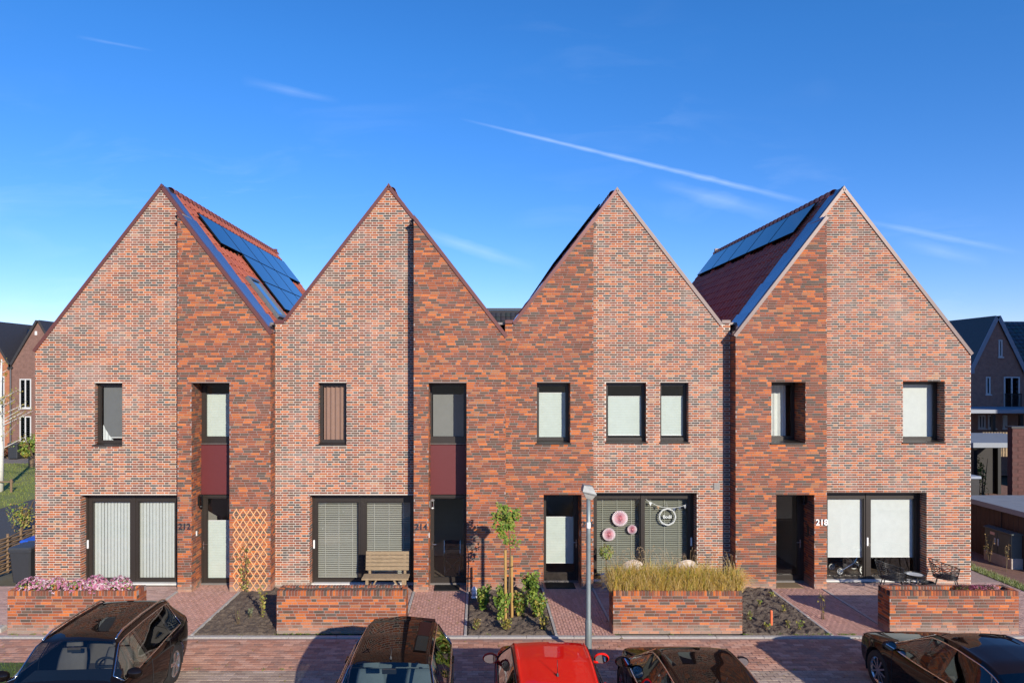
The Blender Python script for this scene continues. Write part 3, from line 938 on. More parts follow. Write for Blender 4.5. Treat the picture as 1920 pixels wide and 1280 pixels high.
def venetian(label, x0, x1, z0, z1, y, mat, pitch=.050, tilt=24):
    b = thing('venetian_blind', label, 'blind', ((x0+x1)/2, y, z0))
    ct, st = math.cos(math.radians(tilt)), math.sin(math.radians(tilt))
    L = x1 - x0
    mb = MB(); w = .026
    prof = [(-w, 0), (-w*.5, .0022), (0, .003), (w*.5, .0022), (w, 0)]
    vs_ = [(xx, p*ct - q*st, p*st + q*ct) for xx in (-L/2, L/2) for p, q in prof]
    mb.add(vs_, [(i, i+1, i+6, i+5) for i in range(4)])
    me = make_mesh('slat', mb.v, mb.f, mat, mb.c)
    z = .03
    while z < z1 - z0 - .05:
        o = bpy.data.objects.new('slat', me); C.objects.link(o); o.parent = b
        o.location = (0, U(-.001, .001), z); o.rotation_euler = (U(-.02, .02), U(-.0012, .0012), 0)
        z += pitch
    MB().bbox(x0, x1, y - .02, y + .02, z1 - .035, z1, .004).build('head_rail', mat, b)
    MB().bbox(x0, x1, y - .016, y + .016, z0, z0 + .018, .004).build('bottom_rail', mat, b)
    tp = MB()
    for k in (.18, .5, .82):
        xx = x0 + L*k
        tp.box(xx - .006, xx + .006, y - .024, y - .022, z0, z1)
    tp.build('ladder_tape', mat, b)
    return b
def vertical(label, x0, x1, z0, z1, y, mat, n):
    b = thing('vertical_blind', label, 'blind', ((x0+x1)/2, y, z0))
    pw = (x1-x0)/n
    mb = MB()
    vs_ = [(p, q, z) for z in (0, z1-z0-.04) for p, q in ((-pw*.54, .012), (-pw*.2, -.004), (pw*.2, -.006), (pw*.54, -.016))]
    mb.add(vs_, [(0,1,5,4), (1,2,6,5), (2,3,7,6)])
    me = make_mesh('slat', mb.v, mb.f, mat, mb.c, True)
    for i in range(n):
        o = bpy.data.objects.new('slat', me); C.objects.link(o); o.parent = b
        o.location = (x0 - (x0+x1)/2 + pw*(i+.5), 0, 0); o.rotation_euler = (0, 0, U(-.06, .06))
    MB().bbox(x0, x1, y - .02, y + .02, z1 - .04, z1, .004).build('head_rail', m_white, b)
    return b
def curtain(label, x0, x1, z0, z1, y, mat, folds, amp=.03, name='curtain'):
    b = thing(name, label, 'curtain', ((x0+x1)/2, y, z0))
    n = folds*8
    vs_, fs = [], []
    for i in range(n+1):
        t = i/n
        o = amp*math.sin(2*math.pi*folds*t + .6*math.sin(5*t)) + .3*amp*math.sin(2*math.pi*folds*2.3*t)
        for z, k in ((z0, 1.0), ((z0+z1)/2, .9), (z1, .6)): vs_.append((x0 + (x1-x0)*t, y + o*k, z))
    for i in range(n):
        for k in (0, 1): fs.append((3*i+k, 3*i+3+k, 3*i+4+k, 3*i+1+k))
    MB().add(vs_, fs).build('curtain_cloth', mat, b, smooth=True)
    MB().tube([(x0-.02, y, z1+.01), (x1+.02, y, z1+.01)], .012, 6).build('curtain_rail', m_white, b)
    return b
BO = .11     # distance of a blind behind its frame
c_white = cloth('blind_white', (.68, .71, .69)); c_mint = cloth('blind_mint', (.60, .67, .62)); c_grey = cloth('blind_grey', (.16, .165, .17))
c_midgrey = cloth('blind_mid_grey', (.23, .235, .23)); c_brown = cloth('curtain_brown', (.34, .20, .155)); c_vert = cloth('blind_vertical', (.66, .69, .66))
m_ven = M('slat_olive_grey', (.46, .455, .40), .5, var=.05); m_ven3 = M('slat_olive', (.36, .365, .30), .5, var=.05)
d = 18.0
roller('dark grey roller blind in the upper window of the leftmost house', PX(181, dP) + .05, PX(229.5, dP) - .03, 3.85, PZ(719, dP), YP + .15 + BO, c_grey)
ct = thing('curtain', 'white drape gathered aside at the bottom of the leftmost upper window', 'curtain', (PX(190, dP), YP + .15 + BO - .03, 3.70))
mb = MB(); xa_, xb_, yc_ = PX(181, dP) + .05, PX(212, dP), YP + .15 + BO - .03
for i_ in range(25):
    t_ = i_/24; o_ = .012*math.sin(t_*26); top_ = 3.74 + .46*(1 - t_)**1.5
    mb.v += [(xa_ + (xb_ - xa_)*t_, yc_ + o_, 3.68), (xa_ + (xb_ - xa_)*t_*.92, yc_ + o_*.5, top_)]
for i_ in range(24): mb.f.append((2*i_, 2*i_+2, 2*i_+3, 2*i_+1)); mb.c.append((.5, .5, .5))
mb.build('curtain_cloth', c_white, ct, smooth=True)
pleated('pale pleated blind in the tall window above the dark red panel beside the trellis', bx0 + .09, bx1 - .03, PZ(819, 18.09), PZ(739, 18.09), YR + .62 + BO, c_mint)
vertical('white vertical slat blind in the left pane of the leftmost sliding door', S1[0][0][0] - .01, S1[0][0][1] + .02, S1[1] - .01, S1[2] + .04, YP + .25 + BO + .06, c_vert, 12)
vertical('white vertical slat blind in the pane next to the brick bay numbered 212', S1[0][1][0] - .02, S1[0][1][1] + .03, S1[1] - .01, S1[2] + .04, YP + .25 + BO + .06, c_vert, 12)
pleated('pale blind covering the lower part of the door numbered 212', PX(387, 18.07), bx1 - .10, PZ(1085, 18.05), PZ(976, 18.05), YR + .62 + .085, c_mint)
curtain('brown curtain in deep folds in the upper window over the venetian blinds', PX(600, dP) + .05, PX(650, dP) - .04, PZ(829, dP), PZ(720, dP), YP + .15 + BO, c_brown, 5, .028)
roller('mid grey roller blind over the dark red panel at the dark glass door', cx0 + .07, cx1 - .04, PZ(819, 18.09), PZ(739, 18.09), YR + .62 + BO, c_midgrey)
venetian('grey venetian blind in the pane left of the wooden bench', S2[0][0][0] - .01, S2[0][0][1] + .02, S2[1] - .01, S2[2] + .03, YP + .25 + BO + .05, m_ven)
venetian('grey venetian blind in the pane directly behind the wooden bench', S2[0][1][0] - .02, S2[0][1][1] + .02, S2[1] - .01, S2[2] + .03, YP + .25 + BO + .05, m_ven)
pleated('pale pleated blind in the upper window above the door with the bristle mat', w3['x0'] + .06, w3['x1'] - .06, PZ(820, 17.98), PZ(737, 17.98), YRs + .28 + .085, c_mint)
pleated('pale pleated blind in the wider upper window above the paper fans', PX(1137, 18.16) + .06, PX(1210, 18.16) - .03, PZ(816, 18.25), PZ(743.5, 18.25), .16 + .085, c_mint)
pleated('pale pleated blind in the narrow upper window above the white hoop', PX(1238, 18.16) + .05, PX(1290, 18.16) - .03, PZ(816, 18.25), PZ(743.5, 18.25), .16 + .085, c_mint)
pleated('pale pleated blind in the middle of the door left of the lamp post', PX(1021.5, 18.28) + .02, PX(1077, 18.28), PZ(1055, 18.28), PZ(969, 18.28), yd + .085, c_mint)
venetian('olive venetian blind behind the pink paper fans', S3[0][0][0] - .02, S3[0][0][1] + .02, S3[1] - .01, S3[2] + .03, .27 + BO + .12, m_ven3)
venetian('olive venetian blind behind the white hoop with lettering', S3[0][1][0] - .02, S3[0][1][1] + .02, S3[1] - .01, S3[2] + .03, .27 + BO + .12, m_ven3)
curtain('white net curtain in the deep upper window over the rightmost front door', w4['x0'] + .05, w4['x1'] - .20, PZ(822, 18.3), PZ(718, 18.3), YRs + .60 + BO, c_white, 5, .022)
roller('white roller blind filling the upper window at the far right corner of the terrace', w5['x0'] + .05, w5['x1'] - .05, w5['z0'] + .11, w5['z1'] - .04, .30 + BO, c_white)
roller('white roller blind in the pane above the pushchair wheel', S4[0][0][0] - .01, S4[0][0][1] + .02, PZ(1044, 18.4), S4[2] + .03, .27 + BO + .02, c_white)
roller('white roller blind in the pane behind the black wire chairs', S4[0][1][0] - .01, S4[0][1][1] + .02, PZ(1044, 18.4), S4[2] + .03, .27 + BO + .02, c_white)

# paper fans, hoop and bunting inside the window of house three
m_pink = M('paper_pink', att=True, rough=.8, var=.04, sub=.15)
yf = .27 + .115
for px, py, r, lb in ((1162.5, 971.3, .212, 'largest of the three pink paper fans in the window'), (1141.8, 1001.4, .175, 'pink paper fan lowest in the window, above the potted tree'), (1185.4, 992, .127, 'smallest pink paper fan, beside the window mullion')):
    x, z = PX(px, D0 + yf), PZ(py, D0 + yf)
    f = thing('paper_fan', lb, 'paper fan', (x, yf, z), 0, 'pink paper fans in the window')
    mb = MB(); n = 56
    rings = [(.02, 0), (.35, .012), (.72, .016), (1.0, .018)]
    cols = [(.86, .42, .48), (.90, .60, .66), (.93, .80, .83)]
    vs_ = []
    for rr, dep in rings:
        for k in range(n):
            a = 2*math.pi*k/n; q = dep*(1 if k % 2 else -1)
            vs_.append((x + r*rr*math.cos(a), yf + q, z + r*rr*math.sin(a)))
    for i in range(3):
        mb.add(vs_, [], None) if False else None
    b0 = len(mb.v); mb.v.extend(vs_)
    for i in range(3):
        for k in range(n):
            l = (k+1) % n
            mb.f.append((b0+i*n+k, b0+i*n+l, b0+(i+1)*n+l, b0+(i+1)*n+k)); mb.c.append(cols[i])
    mb.build('pleated_disc', m_pink, f)
    m2 = MB(); m2.lathe([(0, -.022), (.022, -.020), (.028, 0)], (x, yf - .004, z), 12, 'Y', (.72, .28, .34)); m2.build('rosette', m_pink, f)
x, z = PX(1251.2, D0 + yf), PZ(968.4, D0 + yf)
hp = thing('hoop_sign', 'white twisted hoop with white lettering inside, hung in the window', 'hoop', (x, yf, z))
mb = MB()
for k in range(3):
    pts = []
    for i in range(40):
        a = 2*math.pi*i/40
        rr = .215 + .014*math.cos(3*a + k*2.1); yy_ = yf + .014*math.sin(3*a + k*2.1)
        pts.append((x + rr*math.cos(a), yy_, z + rr*math.sin(a)))
    mb.tube(pts, .010, 6, True)
mb.build('ring', m_white, hp, smooth=True)
text('lettering', 'Bodil', .115, .006, m_white, hp, x, yf - .006, z - .035)
MB().tube([(x, yf, z + .22), (x - .02, yf, z + .40)], .003, 4).build('string', m_white, hp)
bt = thing('bunting', 'white string of small dark and pale pennants across the window', 'bunting', (x, yf - .02, z + .2))
p0, p1, p2 = (1209.5, 934.5), (1248, 962.5), (1289, 944)
pts = []
for i in range(17):
    t = i/16
    px = (1-t)**2*p0[0] + 2*t*(1-t)*p1[0] + t*t*p2[0]; py = (1-t)**2*p0[1] + 2*t*(1-t)*p1[1] + t*t*p2[1]
    pts.append((PX(px, D0 + yf), yf - .025, PZ(py, D0 + yf)))
MB().tube(pts, .006, 5).build('string', m_white, bt)
for i, c in ((2, (.75, .75, .75)), (5, (.40, .26, .16)), (11, (.12, .14, .2)), (13, (.10, .11, .15)), (15, (.35, .36, .4))):
    q = pts[i]
    MB().prism([(q[0]-.045, q[1], q[2]), (q[0]+.045, q[1]+.001, q[2]-.004), (q[0], q[1]-.006, q[2]-.10)], (0, .003, 0)).build('pennant', M('pennant_%d' % i, c, .8), bt)
# ------------------------------------------------------------------ ground, pavements, beds
PAL_PAVE = [(.48,.255,.175), (.43,.215,.145), (.38,.19,.13), (.52,.30,.215), (.34,.195,.145)]
PAL_PATH = [(.50,.28,.22), (.46,.255,.195), (.53,.30,.24)]
PAL_TERR = [(.45,.29,.24), (.41,.26,.215), (.48,.315,.265)]
PAL_PARK = [(.37,.285,.22), (.33,.25,.195), (.41,.32,.26), (.29,.215,.17)]
PAVM = {}
def paver_mesh(w, l, c, h=.03):
    mb = MB(); b = .004
    mb.add([(0,0,-h),(w,0,-h),(w,l,-h),(0,l,-h),(0,0,-b),(w,0,-b),(w,l,-b),(0,l,-b),(b,b,0),(w-b,b,0),(w-b,l-b,0),(b,l-b,0)],
           [(0,1,5,4),(1,2,6,5),(2,3,7,6),(3,0,4,7),(4,5,9,8),(5,6,10,9),(6,7,11,8+3),(7,4,8,11),(8,9,10,11)], c)
    return mb
def paving(name, x0, x1, y0, y1, w, l, pal, along='x', base=None, label=None, ind=300, jit=.0022, vis=None):
    """a bed of joints with its pavers: the nearest ones in view single, the others one piece"""
    st = base
    if st is None:
        st = struct(MB().box(x0, x1, y0, y1, -.06, -.007).solo(name, m_joint, None, None, ((x0+x1)/2, (y0+y1)/2, 0)), label)
    j = .006
    cells = []
    nu, nv = (w, l)
    if along == 'x':
        r = 0; y = y0
        while y + l <= y1 + .02:
            x = x0 - (w/2 if r % 2 else 0)
            while x < x1:
                a, b = max(x, x0), min(x + w - j, x1)
                if b - a > .03: cells.append((a, y, b - a, min(l - j, y1 - y)))
                x += w
            y += l; r += 1
    else:
        r = 0; x = x0
        while x + w <= x1 + .02:
            y = y0 - (l/2 if r % 2 else 0)
            while y < y1:
                a, b = max(y, y0), min(y + l - j, y1)
                if b - a > .03: cells.append((x, a, min(w - j, x1 - x), b - a))
                y += l
            x += w; r += 1
    def inview(q):
        d = q[1] + D0
        px, py = CX + q[0]*F/d, CY + H*F/d
        return 0 < px < 1920 and py < 1279 and (vis is None or vis(px, py))
    full = [q for q in cells if inview(q) and abs(q[2] - (w - j)) < 1e-6 and abs(q[3] - (l - j)) < 1e-6]
    full.sort(key=lambda q: q[1] + .02*abs(q[0]))
    one = set(full[:ind])
    O = org(st); rest = MB()
    for q in cells:
        ci = random.randrange(len(pal)); z = U(-jit, jit)
        if q in one:
            key = (w, l, ci, name)
            me = PAVM.get(key)
            if me is None:
                mb = paver_mesh(w - j, l - j, pal[ci]); me = PAVM[key] = make_mesh('paver', mb.v, mb.f, m_paver, mb.c)
            o = bpy.data.objects.new('paver', me); C.objects.link(o); o.parent = st
            o.location = (q[0] - O.x, q[1] - O.y, z); o.rotation_euler = (U(-.006, .006), U(-.006, .006), 0)
        else:
            mb = paver_mesh(q[2], q[3], pal[ci])
            k = U(.9, 1.1)
            rest.add([(p[0]+q[0], p[1]+q[1], p[2]+z) for p in mb.v], mb.f, tuple(k*v_ for v_ in pal[ci]))
    if rest.f: rest.build('paver_field', m_paver, st, kind='stuff')
    return st
m_grass = M('grass_ground', (.17, .20, .045), .95, var=.35, scale=5, sat2=((.24, .22, .07), .35, .4, .7, .6))
m_asphalt = M('asphalt', (.060, .062, .066), .9, var=.2, scale=20)
struct(MB().box(-600, 600, -500, 900, -1.0, -.10).solo('ground', M('ground_earth', (.11, .10, .065), .95, var=.3, scale=2), None, None, (0, 0, -.1)))
struct(MB().box(-60, 60, -40, -9.2, -.3, -.02).solo('road', M('road_brick', (.25, .15, .115), .9, var=.25, scale=8), None, None, (0, -20, -.02)), 'brick paved road behind the parked cars')
pk = paving('parking_bay', -16, 16, -9.2, -5.225, .205, .105, PAL_PARK, 'x', None, 'grey brown block paved parking bays under the cars')
pv = paving('pavement', -16, 16, -5.22, -3.67, .205, .105, PAL_PAVE, 'x', None, 'red block paved footway between the cars and the brick planters')
kb = struct(MB().box(-16, 16, -3.66, -3.54, -.2, -.012).solo('kerb', m_joint, None, None, (0, -3.6, 0)), 'narrow pale concrete edging along the front gardens')
kb_me = None
kmb = MB().bbox(0, .994, 0, .116, -.05, .012, .006)
kme = make_mesh('kerb_stone', kmb.v, kmb.f, m_concrete, kmb.c)
for i in range(32):
    o = bpy.data.objects.new('kerb_stone', kme); C.objects.link(o); o.parent = kb
    o.location = (-16 + i, -3.658 + 3.6, U(-.002, .002))
YF = -3.535
t1 = paving('terrace', -13.6, -7.72, YF, YP + .10, .205, .105, PAL_TERR, 'x', None, 'greyish pink paved front yard behind the pink flowers')
t2 = paving('terrace', -5.28, -1.70, -3.00, YP + .10, .205, .105, PAL_TERR, 'x', None, 'paved strip between the wooden bench and its brick planter')
t3 = paving('terrace', 2.98, 5.60, -3.00, YPs + .12, .205, .105, PAL_TERR, 'x', None, 'paved yard between the ornamental grass and the paper fans')
t4 = paving('terrace', 8.90, 13.90, YF, YPs + .12, .205, .105, PAL_TERR, 'x', None, 'paved yard under the black wire chairs')
struct(MB().box(13.0, 13.9, .13, 9, -.06, 0).solo('path', m_joint, None, None, (13.45, 4.5, 0)), 'side alley paving along the right end wall')
p1_ = paving('path', -7.64, -6.13, YF, -.02, .068, .205, PAL_PATH, 'y', None, 'pink paved path to the door numbered 212')
p2_ = paving('path', -1.62, -.33, YF, -.02, .068, .205, PAL_PATH, 'y', None, 'pink paved path to the dark glass door')
p3_ = paving('path', 1.68, 2.90, YF, .16, .068, .205, PAL_PATH, 'y', None, 'pink paved path to the door beside the lamp post')
p4_ = paving('path', 7.53, 8.82, YF, .16, .068, .205, PAL_PATH, 'y', None, 'pink paved path to the rightmost front door')
def edging(x, y0, y1, label):
    st = struct(MB().box(x - .035, x + .035, y0, y1, -.2, -.02).solo('garden_edging', m_joint, None, None, (x, (y0+y1)/2, 0)), label)
    n = max(1, round((y1 - y0)/1.0)); L = (y1 - y0)/n
    mb = MB().bbox(-.03, .03, 0, L - .006, -.05, .018, .006)
    me = make_mesh('edging_stone', mb.v, mb.f, m_concrete, mb.c)
    for i in range(n):
        o = bpy.data.objects.new('edging_stone', me); C.objects.link(o); o.parent = st
        o.location = (0, y0 + i*L - (y0+y1)/2, U(-.003, .003))
for x, y0_, y1_, lb in ((-7.68, YF, YR, 'concrete edging between yard and path at number 212'), (-6.09, YF, YR, 'concrete edging left of the soil bed under the trellis'), (-1.66, YF, YR, 'concrete edging left of the path to the dark glass door'),
                        (-.29, YF, YR, 'concrete edging left of the staked tree bed'), (1.64, YF, YRs, 'concrete edging right of the staked tree bed'), (2.94, -3.0, YPs, 'concrete edging right of the lamp post path'),
                        (7.49, YF, YRs, 'concrete edging right of the weedy soil bed'), (8.86, YF, YRs, 'concrete edging between rightmost path and wire chair yard')):
    edging(x, y0_, y1_, lb)
def soil_bed(x0, x1, y0, y1, label, seed):
    rg = np.random.default_rng(seed)
    nx, ny = int((x1-x0)/.035), int((y1-y0)/.035)
    zz = rg.normal(0, 1, (nx+1, ny+1))
    def sm(a, k):
        for _ in range(k): a = (a + np.roll(a, 1, 0) + np.roll(a, -1, 0) + np.roll(a, 1, 1) + np.roll(a, -1, 1))/5
        return a
    hgt = sm(zz, 1)*.018 + sm(zz, 4)*.045 + .035
    hgt = np.clip(hgt, .0, .11)
    hgt[0, :] = hgt[-1, :] = hgt[:, 0] = hgt[:, -1] = -.02
    V = [(x0 + (x1-x0)*i/nx, y0 + (y1-y0)*k/ny, float(hgt[i, k])) for i in range(nx+1) for k in range(ny+1)]
    Fc = [(i*(ny+1)+k, (i+1)*(ny+1)+k, (i+1)*(ny+1)+k+1, i*(ny+1)+k+1) for i in range(nx) for k in range(ny)]
    mb = MB(); mb.v, mb.f, mb.c = V, Fc, [(.5, .5, .5)]*len(Fc)
    return struct(mb.solo('soil_bed', m_soil, None, None, ((x0+x1)/2, (y0+y1)/2, 0)), label)
soil_bed(-6.05, -4.33, YF, YR - .01, 'bare dark soil bed under the trellis', 1)
soil_bed(-.255, 1.605, YF, YR + .26, 'soil bed of the staked young tree', 2)
soil_bed(5.62, 7.455, YF, YRs - .01, 'soil bed with weeds beside the ornamental grass planter', 3)
soil_bed(-5.28, -4.3, -2.98, YR+.3, 'soil strip behind the empty brick planter', 4)

# ------------------------------------------------------------------ brick planters along the footway
def planter(x0, label, soilz):
    p = thing('brick_planter', label, 'planter', (x0 + 1.375, -3.23, 0), 0, 'low brick planters along the footway')
    x1, ya, yb, zc = x0 + 2.75, -3.44, -3.02, .812
    br, pal = lay(x0, x1, .008, .80, 'wild')
    rest = MB(); n = 0
    for b in br:
        if b[1] and n < 240:
            brick_piece(p, b[0], b[2], pal, m_brick_red, ya); n += 1
        else: emit(rest, [b], pal, (0, ya), (1, 0), (0, -1))
    for x, f in ((x0, -1), (x1, 1)): side_wall(rest, x, ya + .002, yb - .002, f, .008, .80)
    b2, pal = lay(x0, x1, .008, .80, 'wild'); emit(rest, b2, pal, (0, yb), (1, 0), (0, 1))
    rest.build('brickwork', m_brick_red, p, kind='stuff')
    core = MB()
    core.box(x0 + .002, x1 - .002, ya, ya + .095, 0, .80); core.box(x0 + .002, x1 - .002, yb - .095, yb, 0, .80)
    core.box(x0, x0 + .095, ya + .1, yb - .1, 0, .80); core.box(x1 - .095, x1, ya + .1, yb - .1, 0, .80)
    core.box(x0 + .004, x1 - .004, ya + .004, ya + .096, .80, .912); core.box(x0 + .004, x1 - .004, yb - .096, yb - .004, .80, .912)
    core.box(x0 + .004, x0 + .096, ya + .1, yb - .1, .80, .912); core.box(x1 - .096, x1 - .004, ya + .1, yb - .1, .80, .912)
    core.build('mortar', m_mortar_grey, p)
    O = org(p)
    nx = 44; px = (x1 - x0)/nx
    for row, (yy0, yy1) in enumerate(((ya - .006, ya + .10), (yb - .10, yb + .006))):
        for i in range(nx):
            ci = pick(pal); key = ('cap', ci, round(px, 4))
            me = BRICKM.get(key)
            if me is None:
                mb = MB().bbox(0, px - .009, 0, .106, 0, .104, .004, pal[ci][0]); me = BRICKM[key] = make_mesh('cap_brick', mb.v, mb.f, m_brick_red, mb.c)
            o = bpy.data.objects.new('cap_brick', me); C.objects.link(o); o.parent = p
            o.location = (x0 + i*px + .004 - O.x, yy0 + U(-.0015, .0015) - O.y, zc + U(-.001, .001))
    for xx in (x0 - .006, x1 - .10):
        for i in range(3):
            ci = pick(pal); key = ('capside', ci)
            me = BRICKM.get(key)
            if me is None:
                mb = MB().bbox(0, .106, 0, .062, 0, .104, .004, pal[ci][0]); me = BRICKM[key] = make_mesh('cap_brick', mb.v, mb.f, m_brick_red, mb.c)
            o = bpy.data.objects.new('cap_brick', me); C.objects.link(o); o.parent = p
            o.location = (xx - O.x, ya + .104 + i*.073 - O.y, zc)
    vs_, fs = [], []
    n = 40
    for i in range(n+1):
        for k in range(5): vs_.append((x0 + .09 + (x1-x0-.18)*i/n, ya + .09 + (yb-ya-.18)*k/4, soilz + U(-.02, .02)))
    for i in range(n):
        for k in range(4): fs.append((i*5+k, (i+1)*5+k, (i+1)*5+k+1, i*5+k+1))
    MB().add(vs_, fs).build('soil', m_soil, p)
    return p
PLX = (-10.05, -4.31, 2.863, 8.76)
planter(PLX[0], 'brick planter filled with pink flowers at the far left', .86)
planter(PLX[1], 'bare brick planter with dry soil in front of the wooden bench', .885)
planter(PLX[2], 'brick planter overgrown with tall golden grass', .86)
planter(PLX[3], 'brick planter with dark pink sedum in front of the wire chairs', .78)
# ------------------------------------------------------------------ things in front of the houses
m_willow = M('willow', (.20, .13, .075), .85, var=.4, scale=20)
# wooden bench
bx, by = PX(724, 17.2), -.80
bn = thing('garden_bench', 'weathered wooden slat bench in front of the venetian blinds', 'bench', (bx, by, 0))
wbx = 1.16
def plank(name, x0, x1, y0, y1, z0, z1, tilt=None):
    MB().bbox(x0, x1, y0, y1, z0, z1, .006).build(name, m_wood_old, bn)
for i in range(4): plank('seat_slat', bx - wbx/2, bx + wbx/2, by - .25 + i*.105, by - .25 + i*.105 + .095, .43 + (.0 if i else -.01), .465)
for i in range(5):
    z = .545 + i*.095; y = by + .19 + i*.012
    plank('back_slat', bx - wbx/2 + .03, bx + wbx/2 - .03, y, y + .028, z, z + .083)
for sx in (-1, 1):
    x = bx + sx*(wbx/2 - .13)
    MB().beam((x, by + .26, 0), (x, by + .262, 1.0), .06, .045, (0, 1, 0)).build('back_post', m_wood_old, bn)
    MB().beam((x, by - .20, 0), (x, by - .20, .43), .07, .06, (0, 1, 0)).build('leg', m_wood_old, bn)
    MB().beam((x - sx*.05, by - .19, .10), (x - sx*.24, by - .19, .42), .035, .05, (0, 1, 0)).build('brace', m_wood_old, bn)
    MB().beam((x, by - .24, .40), (x, by + .27, .40), .05, .05).build('bearer', m_wood_old, bn)
# trellis on the leftmost bay
m_orange = M('trellis_wood', (.72, .38, .17), .6, var=.2, scale=10)
tx0, tx1, tz0, tz1 = PX(437.5, dR), PX(501.5, dR), .04, PZ(953, dR)
tr = thing('garden_trellis', 'orange wooden lattice trellis fixed to the leftmost brick bay', 'trellis', ((tx0+tx1)/2, YR - .03, tz0))
ang = math.radians(56)
def clip_line(c, sg):
    """a lattice lath through (c, tz0) with slope sg, cut to the trellis"""
    m_ = sg*math.tan(ang)
    pts = []
    for x in (tx0, tx1):
        z = tz0 + m_*(x - c)
        if tz0 <= z <= tz1: pts.append((x, z))
    for z in (tz0, tz1):
        x = c + (z - tz0)/m_
        if tx0 < x < tx1: pts.append((x, z))
    return pts[:2] if len(pts) >= 2 else None
step = (tx1 - tx0)/5.0
for sg, yo in ((1, -.020), (-1, -.034)):
    c = tx0 - 3; 
    k0 = math.floor((tx0 - 3 - tx0)/step)
    for k in range(-20, 40):
        q = clip_line(tx0 + (k + .5)*step, sg)
        if q and math.dist(*q) > .08:
            MB().beam((q[0][0], YR + yo, q[0][1]), (q[1][0], YR + yo, q[1][1]), .022, .011, (0, 1, 0)).build('lath', m_orange, tr)
# wheelie bins
def bin_(x, y, body, lid, label, rot=0.0):
    b = thing('wheelie_bin', label, 'wheelie bin', (x, y, 0), rot, 'wheelie bins beside the left end wall')
    mb = MB()
    def ring(w, d, z, i=.04): return [(-w+i,-d,z),(w-i,-d,z),(w,-d+i,z),(w,d-i,z),(w-i,d,z),(-w+i,d,z),(-w,d-i,z),(-w,-d+i,z)]
    lv = [ring(.22, .25, .06), ring(.23, .26, .12), ring(.275, .325, .86), ring(.295, .345, .87), ring(.295, .345, .93)]
    mb.add([p for l in lv for p in l], [tuple(range(7, -1, -1))] + [(k*8+i, k*8+(i+1)%8, k*8+8+(i+1)%8, k*8+8+i) for k in range(4) for i in range(8)])
    mb.build('bin_body', body, b, True)
    l = MB(); lv = [ring(.30, .35, .932), ring(.305, .355, .955), ring(.27, .32, .99), ring(.16, .2, 1.01)]
    l.add([p for q in lv for p in q], [tuple(range(7, -1, -1))] + [(k*8+i, k*8+(i+1)%8, k*8+8+(i+1)%8, k*8+8+i) for k in range(3) for i in range(8)] + [tuple(range(24, 32))])
    l.build('lid', lid, b, True)
    MB().tube([(-.22, .36, .95), (-.22, .42, .98), (.22, .42, .98), (.22, .36, .95)], .016, 6).build('handle', lid, b, True)
    for sx in (-.24, .24):
        w = MB(); w.lathe([(0,-.025), (.09,-.025), (.10,-.015), (.10,.015), (.09,.025), (0,.025)], (sx, .27, .10), 14, 'X'); w.build('wheel', m_black, b, True)
m_bin = M('bin_charcoal', (.030, .033, .038), .5, var=.1); m_binblue = M('bin_lid_blue', (.02, .09, .50), .45, var=.05); m_binlid = M('bin_lid_charcoal', (.045, .05, .056), .5, var=.1)
bin_(PX(47, 18.1), .18, m_bin, m_binlid, 'charcoal wheelie bin with charcoal lid at the left end wall', .03)
bin_(PX(62, 18.75), .95, m_bin, m_binblue, 'charcoal wheelie bin with bright blue lid, behind the plain one', .0)
# woven willow fence
fx = -13.15
wf = thing('willow_fence', 'low woven willow fence beside the wheelie bins', 'fence', (fx, 2.5, 0))
post_ys = [-.6 + .55*i for i in range(13)]
for y in post_ys:
    MB().tube([(fx, y, 0), (fx, y, 1.08)], .035, 8).build('post', m_willow, wf)
rows = 17
for r in range(rows):
    mb = MB(); pts = []
    for i, y in enumerate(post_ys):
        pts.append((fx + (.042 if (i + r) % 2 else -.042), y, .05 + r*.058 + U(-.012, .012)))
        if i < len(post_ys) - 1: pts.append((fx, y + .275, .05 + r*.058 + U(-.012, .012)))
    mb.tube(pts, .022, 5); mb.build('wicker_rod', m_willow, wf)
# lamp post
lx, ly = 2.13, -4.72
lp = thing('lamp_post', 'grey street lamp post standing behind the red car', 'street lamp', (lx, ly, 0))
m_pole = M('pole_grey_green', (.20, .235, .235), .45, metal=.3, var=.1)
MB().lathe([(.066, 0), (.066, .75), (.048, .80), (.044, 2.4), (.040, 3.18), (0, 3.18)], (lx, ly, 0), 16).build('pole', m_pole, lp, smooth=True)
m_lampcap = M('lamp_cap', (.27, .28, .275), .5, var=.2, scale=9)
hd = MB()
zt_ = 3.18
prof = [(-.16, .15, 3.34), (-.15, .17, 3.30), (.15, .19, 3.20), (.16, .17, 3.18)]
hd.add([(lx-.10, ly-.11, 3.39), (lx+.06, ly-.11, 3.37), (lx+.06, ly+.11, 3.37), (lx-.10, ly+.11, 3.39),
        (lx-.13, ly-.14, 3.28), (lx+.14, ly-.14, 3.22), (lx+.14, ly+.14, 3.22), (lx-.13, ly+.14, 3.28),
        (lx-.12, ly-.125, 3.25), (lx+.13, ly-.125, 3.19), (lx+.13, ly+.125, 3.19), (lx-.12, ly+.125, 3.25)],
       [(3,2,1,0), (0,1,5,4), (1,2,6,5), (2,3,7,6), (3,0,4,7), (4,5,9,8), (5,6,10,9), (6,7,11,10), (7,4,8,11), (8,9,10,11)])
hd.build('lamp_head', m_lampcap, lp)
